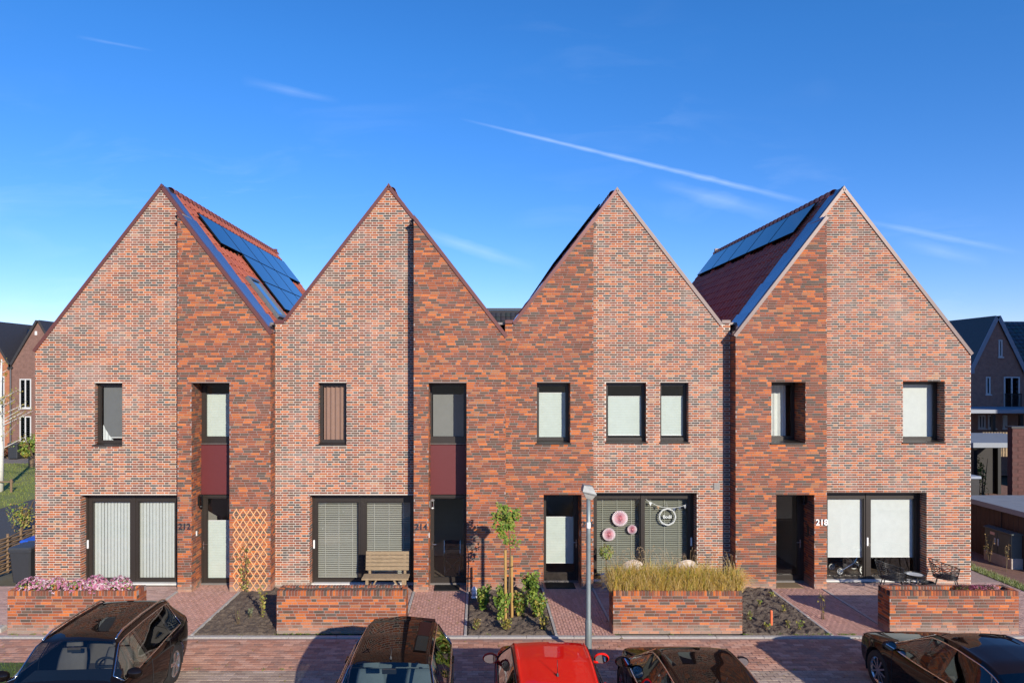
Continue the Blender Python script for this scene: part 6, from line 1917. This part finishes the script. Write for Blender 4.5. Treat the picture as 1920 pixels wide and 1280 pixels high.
# hedge, bin and bushes at the far houses
def bush(label, x, y, h, w, n, size, pal, name='hedge_bush', cat='bush', group=None, z0=0):
    s = thing(name, label, cat, (x, y, z0), 0, group)
    st, lf = MB(), MB()
    for i in range(7):
        a = U(0, 6.28); st.tube([(0, 0, 0), (math.cos(a)*w*.4, math.sin(a)*w*.4, h*.5), (math.cos(a)*w*.7, math.sin(a)*w*.6, h*U(.7, .95))], [.03, .02, .008], 5)
    for i in range(9):
        a = U(0, 6.28); c_ = (math.cos(a)*w*U(.1, .65), math.sin(a)*w*U(.1, .5), h*U(.25, .8))
        leafy(lf, c_, (w*.42, w*.42, h*.26), n//9, size, pal, .3)
    st.build('stem', m_stem, s, True); lf.build('foliage', m_leaf, s, True)
for px, w, h, pal, lb in ((60, 1.35, 1.75, PAL_GREEN + PAL_YEL[:1], 'green garden hedge beneath the far left white windows'), (41, .7, 1.15, PAL_GREEN[1:] + PAL_YEL, 'yellow green bush between the far hedge and the black bin'),
                          (10, .9, .95, [(.20, .06, .045), (.16, .08, .04), (.13, .10, .03)], 'reddish autumn bush at the far orange house')):
    bush(lb, PX(px, 44.4), 26.6, h, w, 620, .17, pal, 'garden_bush', 'bush', 'bushes at the far left houses')
fb_ = thing('far_bin', 'black wheelie bin standing by the far left hedge', 'wheelie bin', (PX(26, 44), 26.2, 0))
MB().bbox(-.30, .30, -.35, .35, .08, .95, .04).build('bin_body', m_bin, fb_, True); MB().bbox(-.33, .33, -.38, .38, .95, 1.06, .04).build('lid', m_binlid, fb_, True)
for s_ in (-.3, .3): MB().lathe([(0, -.03), (.1, -.03), (.1, .03), (0, .03)], (s_, .3, .1), 12, 'X').build('wheel', m_black, fb_, True)
bush('loose yellowing shrub behind the willow fence', PX(38, 23.5), 5.5, 1.25, .62, 420, .085, PAL_YEL + PAL_GREEN[1:2], 'fence_shrub', 'shrub')
# birch with its support frame
bi = thing('birch_tree', 'white stemmed birch on the lawn at the left picture edge', 'tree', (PX(1, 32), 14.0, 0))
m_birch = M('birch_bark', (.62, .60, .56), .8, var=.25, scale=6, stretch=(1, 1, 6), sat2=((.05, .045, .04), 5, .58, .7, .8))
MB().tube([(0, 0, 0), (.03, 0, 2.0), (-.02, 0, 4.0), (.05, 0, 6.2)], [.13, .11, .085, .03], 9).build('trunk', m_birch, bi, True, True)
st, lf = MB(), MB()
for k in range(30):
    z = U(1.9, 6.1); a = U(0, 6.28); l = (6.7 - z)*.36*U(.6, 1.1)
    p0 = Vector((0, 0, z)); p1 = p0 + Vector((math.cos(a)*l, math.sin(a)*l, l*.55)); st.tube([p0, (p0+p1)*.5, p1], [.02, .014, .005], 4)
    for _ in range(16): lf.leaf(p0 + (p1-p0)*U(.3, 1.1) + rnd_dir()*.16, rnd_dir(), .09, random.choice(PAL_YEL[:2] + [(.34, .26, .05)]), .7)
st.build('branch', m_birch, bi, True); lf.build('crown', m_leaf, bi, True)
sf = thing('tree_support', 'low wooden support frame round the birch on the lawn', 'tree support', (PX(9, 31.8), 13.8, 0))
for dx in (-.35, .30):
    MB().tube([(dx, 0, 0), (dx, 0, .62)], .05, 8).build('post', m_willow, sf, True)
MB().beam((-.42, 0, .50), (.38, 0, .50), .07, .05).build('rail', m_willow, sf, True)
bo_ = thing('bollard', 'short brown bollard at the edge of the lawn', 'bollard', (PX(63, 40.5), 22.3, 0))
MB().bbox(-.12, .12, -.12, .12, 0, .58, .03).build('post', m_willow, bo_, True)
MB().bbox(-.13, .13, -.13, .13, .58, .64, .03).build('cap', m_willow, bo_, True)

# ------------------------------------------------------------------ behind the middle valley
hV = thing('far_house', 'dark tiled roof showing in the gap between the two middle gables', 'house', (1.5, 24, 0))
zr = PZ(581.5, 42)
MB().box(-7, 12, 22, 30, 0, 6.0).build('wall', m_fbrick_p, hV)
MB().prism([(-7, 21.5, 6.0), (-7, 24.0, zr), (-7, 30, 6.0)], (19, 0, 0)).build('roof', m_froof, hV)
tile_rows(hV, -2.0, 5.0, 21.5, 6.02, 24.0, zr, m_tile_dark, (.032, .03, .032))
MB().box(-2, 5, 23.9, 24.12, zr + .02, zr + .12).build('ridge_cap', m_froof, hV)

# ------------------------------------------------------------------ beyond the houses: right
dg_ = 38.0; yg = dg_ - D0
m_board = M('barge_board_grey', (.25, .28, .33), .5, var=.05)
xg, zg = PX(1868, dg_), PZ(594, dg_)
hG, zeG = gable_far('garden_side_house', 'dark brick house with a steep pale edged gable at the far right', 'house', xg, zg, 1.42, 2.05, yg, 6, m_fbrick_r, m_froof, m_board)
courses_far(hG, xg - 1.4, xg + 1.4, 3.7, zg, yg, m_fbrick_r, lambda x: zg - .25 - 2.05*abs(x - xg))
far_window(hG, PX(1871.5, dg_), PX(1878.5, dg_), PZ(669, dg_), PZ(637, dg_), yg, 0)
far_window(hG, PX(1848, dg_), PX(1856, dg_), PZ(739, dg_), PZ(706, dg_), yg, 0)
far_window(hG, PX(1881.5, dg_), PX(1911, dg_), PZ(765, dg_), PZ(706, dg_), yg, 1)
bal = MB()
for i in range(15): bal.box(PX(1881, dg_) + i*.063, PX(1881, dg_) + i*.063 + .02, yg - .16, yg - .14, PZ(763, dg_), PZ(739, dg_))
bal.box(PX(1881, dg_) - .02, PX(1912, dg_), yg - .17, yg - .13, PZ(739, dg_), PZ(739, dg_) + .05); bal.build('balustrade', m_black, hG)
MB().box(xg + 1.42, xg + 14, yg + .05, yg + 6, 0, PZ(690, dg_)).build('side_wing', m_fbrick_r, hG)
MB().box(xg + 1.5, xg + 14, yg - .25, yg + .05, PZ(690, dg_) - .05, PZ(690, dg_) + .12).build('eaves_gutter', m_board, hG)
MB().box(xg - 1.75, xg - 1.35, yg - .2, yg + .1, zeG - .22, zeG - .02).build('eaves_box', m_board, hG)
tile_rows(hG, xg + 1.5, xg + 12, yg + .0, PZ(690, dg_), yg + 3.0, zg + .03, m_tile_dark, (.075, .075, .08))
MB().prism([(xg, yg + .1, PZ(690, dg_) - .1), (xg, yg + 3.0, zg - .03), (xg, yg + 6, PZ(690, dg_) - .1)], (14, 0, 0)).build('roof', m_froof, hG)
hF = thing('far_house', 'low dark tiled roof just right of the terrace corner, behind the pale edged gable', 'house', (PX(1830, 56), 40, 0))
MB().box(36, 52, 40, 47, 0, 5.4).build('wall', m_fbrick_o, hF)
MB().prism([(36, 38.0, 5.4), (36, 42.0, PZ(617, 60)), (36, 46, 5.4)], (16, 0, 0)).build('roof', m_froof, hF)
tile_rows(hF, 36, 52, 38.0, 5.42, 42.0, PZ(617, 60), m_tile_dark, (.07, .07, .075))
for i in range(3):
    x0_ = 38.6 + 1.1*i
    MB().prism([(x0_, 39.2, 6.75), (x0_, 41.0, 8.25), (x0_, 41.0, 8.32), (x0_, 39.2, 6.82)], (1.05, 0, 0)).build('solar_panel', m_solar, hF)
# garden extension under the gable, pergola and carports
ex = thing('garden_extension', 'flat roofed garden extension with a pale roof edge below the gable', 'extension', (28, 17, 0))
MB().box(24.5, 36, 16.6, 19.9, 3.52, 3.70).build('roof_edge', m_board, ex)
MB().box(24.8, 36, 19.0, 19.9, 0, 3.45).build('wall', m_fbrick_r, ex)
for x_ in (24.8, 26.2, 27.6, 29.0): MB().box(x_, x_ + .14, 16.8, 16.94, 0, 3.45).build('post', m_black, ex)
for a, b in ((1836, 1849), (1854, 1868), (1882, 1890)):
    far_window(ex, PX(a, 36.9), PX(b, 36.9), PZ(803, 36.9), PZ(778, 36.9), 18.99, 1)
fr_ = MB()
for i in range(24): fr_.box(25.0 + i*.14, 25.0 + i*.14 + .09, 15.6, 15.63, .9, 2.05)
fc2 = thing('garden_fence', 'slatted timber garden fence below the pale roof edge', 'fence', (26.5, 15.6, 0))
fr_ = None
sl_me = make_mesh('slat', MB().box(0, .09, 0, .025, 0, 1.2).v, MB().box(0, .09, 0, .025, 0, 1.2).f, m_wood_old)
for i in range(26):
    o = bpy.data.objects.new('slat', sl_me); C.objects.link(o); o.parent = fc2; o.location = (-1.7 + i*.14, 0, 1.45)
MB().box(24.8, 28.6, 15.63, 15.67, 1.6, 1.7).build('rail', m_wood_old, fc2); MB().box(24.8, 28.6, 15.63, 15.67, 2.4, 2.5).build('rail', m_wood_old, fc2)
for x_ in (24.8, 26.7, 28.5): MB().box(x_, x_ + .1, 15.63, 15.73, 0, 2.6).build('post', m_wood_old, fc2)
m_felt = M('roof_felt', (.20, .22, .25), .7, var=.15, scale=4)
cp = thing('carport', 'open timber carport with a pale flat roof, right of the terrace corner', 'carport', (21, 11, 0))
MB().box(19.4, 24.0, 8.8, 13.5, 2.62, 2.80).build('roof', m_felt, cp)
MB().box(19.35, 24.05, 8.72, 8.80, 2.64, 2.83).build('fascia', m_board, cp)
for x_, y_ in ((19.5, 8.9), (21.6, 8.9), (23.8, 8.9), (19.5, 13.3), (23.8, 13.3)): MB().box(x_, x_ + .14, y_, y_ + .14, 0, 2.62).build('post', m_black, cp)
m_dkfence = M('fence_dark', (.022, .020, .020), .7, var=.2, scale=5)
MB().box(19.4, 24.0, 13.5, 13.6, 0, 2.62).build('back_wall', m_dkfence, cp)
bw = MB(); bw.box(18.75, 24, 6.0, 6.22, 0, 3.62)
gwall = thing('garden_wall', 'tall shade-darkened brick garden wall at the right picture edge', 'wall', (21, 6, 0))
bw.build('wall', M('garden_brick_shade', (.085, .040, .035), .9, var=.25, scale=5), gwall); courses_far(gwall, 18.75, 21.0, .1, 3.55, 6.0, M('far_brick_shade', (.095, .040, .034), .9, var=.3, scale=5))  # brick coloured darker to stand for shade on this wall
MB().box(18.7, 24, 5.96, 6.26, 3.62, 3.68).build('coping', m_froof, gwall)
gt = thing('garden_table', 'green metal garden table under the carport', 'table', (19.75, 10.6, 0))
m_gt = M('table_green', (.03, .16, .10), .45)
MB().bbox(-.7, .7, -.4, .4, .70, .74, .015).build('table_top', m_gt, gt, True)
for sx in (-.6, .6):
    for sy in (-.33, .33): MB().tube([(sx, sy, 0), (sx, sy, .70)], .022, 6).build('leg', m_gt, gt, True)
pb_ = thing('planter_box', 'blue grey planter box beside the shade-darkened brick garden wall', 'planter', (18.35, 6.4, 0))
MB().bbox(-.45, .45, -.3, .3, 0, .75, .03).build('box', M('box_blue_grey', (.07, .09, .12), .5), pb_, True)
MB().box(-.40, .40, -.25, .25, .752, .77).build('soil', m_soil, pb_, True)
gp_ = thing('gate_post', 'dark gate post with a pale cap right of the terrace corner', 'post', (16.2, 4.6, 0))
MB().bbox(-.22, .22, -.22, .22, 0, 2.1, .02).build('shaft', m_dkfence, gp_, True); MB().bbox(-.26, .26, -.26, .26, 2.1, 2.18, .02).build('cap', m_board, gp_, True)
bush('dark climbing greenery beside the carport post', 20.3, 9.6, 2.3, .35, 300, .10, PAL_GREEN, 'climber', 'climber')
# brown boarded shed and the utility cabinet
xs_ = 15.40
sh = thing('garden_shed', 'low dark brown boarded shed with a grey flat roof, behind the utility cabinet', 'shed', (17, 2.4, 0))
m_brown = M('board_brown', (.060, .036, .028), .65, var=.15, scale=6)
MB().box(xs_ + .03, 19.5, .7, 3.9, 0, 1.52).build('wall', m_brown, sh)
bme = make_mesh('board', MB().bbox(0, .028, 0, .178, 0, 1.50, .004).v, MB().bbox(0, .028, 0, .178, 0, 1.50, .004).f, m_brown)
for i in range(17):
    o = bpy.data.objects.new('board', bme); C.objects.link(o); o.parent = sh; o.location = (xs_ - 17, .76 + i*.183 - 2.4, .01)
MB().box(xs_ - .06, 19.55, .62, 3.98, 1.53, 1.63).build('roof', m_felt, sh)
MB().box(xs_ - .075, xs_ - .06, .62, 3.98, 1.50, 1.65).build('roof_trim', m_board, sh)
MB().box(xs_ - .03, xs_ - .001, 2.1, 2.16, .01, 1.51).build('corner_post', m_brown, sh)
uc = thing('utility_cabinet', 'green grey utility cabinet on a concrete base beside the dark shed', 'cabinet', (15.25, 1.85, 0))
m_cab = M('cabinet_green_grey', (.085, .10, .095), .5, var=.08)
MB().bbox(-.17, .17, -.52, .55, .0, .30, .01).build('base', M('cabinet_base', (.42, .36, .31), .85, var=.15), uc, True)
MB().bbox(-.15, .15, -.50, .53, .30, .97, .01).build('housing', m_cab, uc, True)
MB().prism([(-.18, -.54, .97), (.18, -.54, .97), (.18, -.54, .995), (0, -.54, 1.03), (-.18, -.54, .995)], (0, 1.11, 0)).build('lid', m_cab, uc, True)
for y_ in (-.48, .02): MB().bbox(-.163, -.15, y_ + .015, y_ + .475, .33, .94, .004).build('door', m_cab, uc, True)
for y_ in (-.02, .10): MB().bbox(-.185, -.163, y_ - .025, y_ + .025, .55, .75, .006).build('handle', M('handle_grey', (.5, .5, .5), .4), uc, True)
MB().box(-.1655, -.1632, .12, .30, .82, .90).build('warning_label', M('label_pale', (.62, .42, .38), .5), uc, True)
struct(MB().box(13.92, 14.25, -3.5, 14, -.1, .012).solo('grass_verge', m_grass, None, None, (14.1, 5, 0)), 'narrow grass strip beside the paved yard at the right')
struct(MB().box(14.27, 26, -3.5, 26, -.1, .004).solo('bare_earth', M('red_earth', (.20, .105, .075), .95, var=.3, scale=6, bump=.4), None, None, (18, 5, 0)), 'reddish bare earth round the utility cabinet')
gv = MB()
for _ in range(2600):
    x, y = U(13.9, 14.32), U(-3.4, 6); h_ = U(.03, .11)
    gv.add([(x-.008, y, .01), (x+.008, y, .01), (x + U(-.05, .05), y + U(-.05, .05), h_)], [(0, 1, 2)], random.choice([(.13, .17, .035), (.17, .17, .04), (.09, .13, .025)]))
gv.solo('verge_grass', m_leaf, 'grass blades along the edge of the right hand yard', 'grass', (14.1, 1, 0), None, False, 'stuff')
stalks('dry brown stalks between the terrace corner and the utility cabinet', 14.45, 2.3, 5, 1.0)
stalks('dry golden stalks in front of the utility cabinet doors', 14.85, 1.85, 6, .85)
stalks('single leaning dry stalk at the lit end of the utility cabinet', 14.80, 1.15, 2, .8)

# an unseen block added off the right edge to shade the back gardens
nb = thing('added_shade_block', 'unseen block added beyond the right picture edge to shade the gardens', 'shade blocker', (40, 8, 0))
MB().box(33, 47, 3, 15, 0, 12.5).build('wall', m_fbrick_r, nb)
MB().box(32.8, 47.2, 2.8, 15.2, 12.5, 12.75).build('roof', m_froof, nb)
for i in range(4):
    for k in range(4): far_window(nb, 34 + 3.3*i, 35.6 + 3.3*i, .9 + 3*k, 2.5 + 3*k, 2.99, 1)
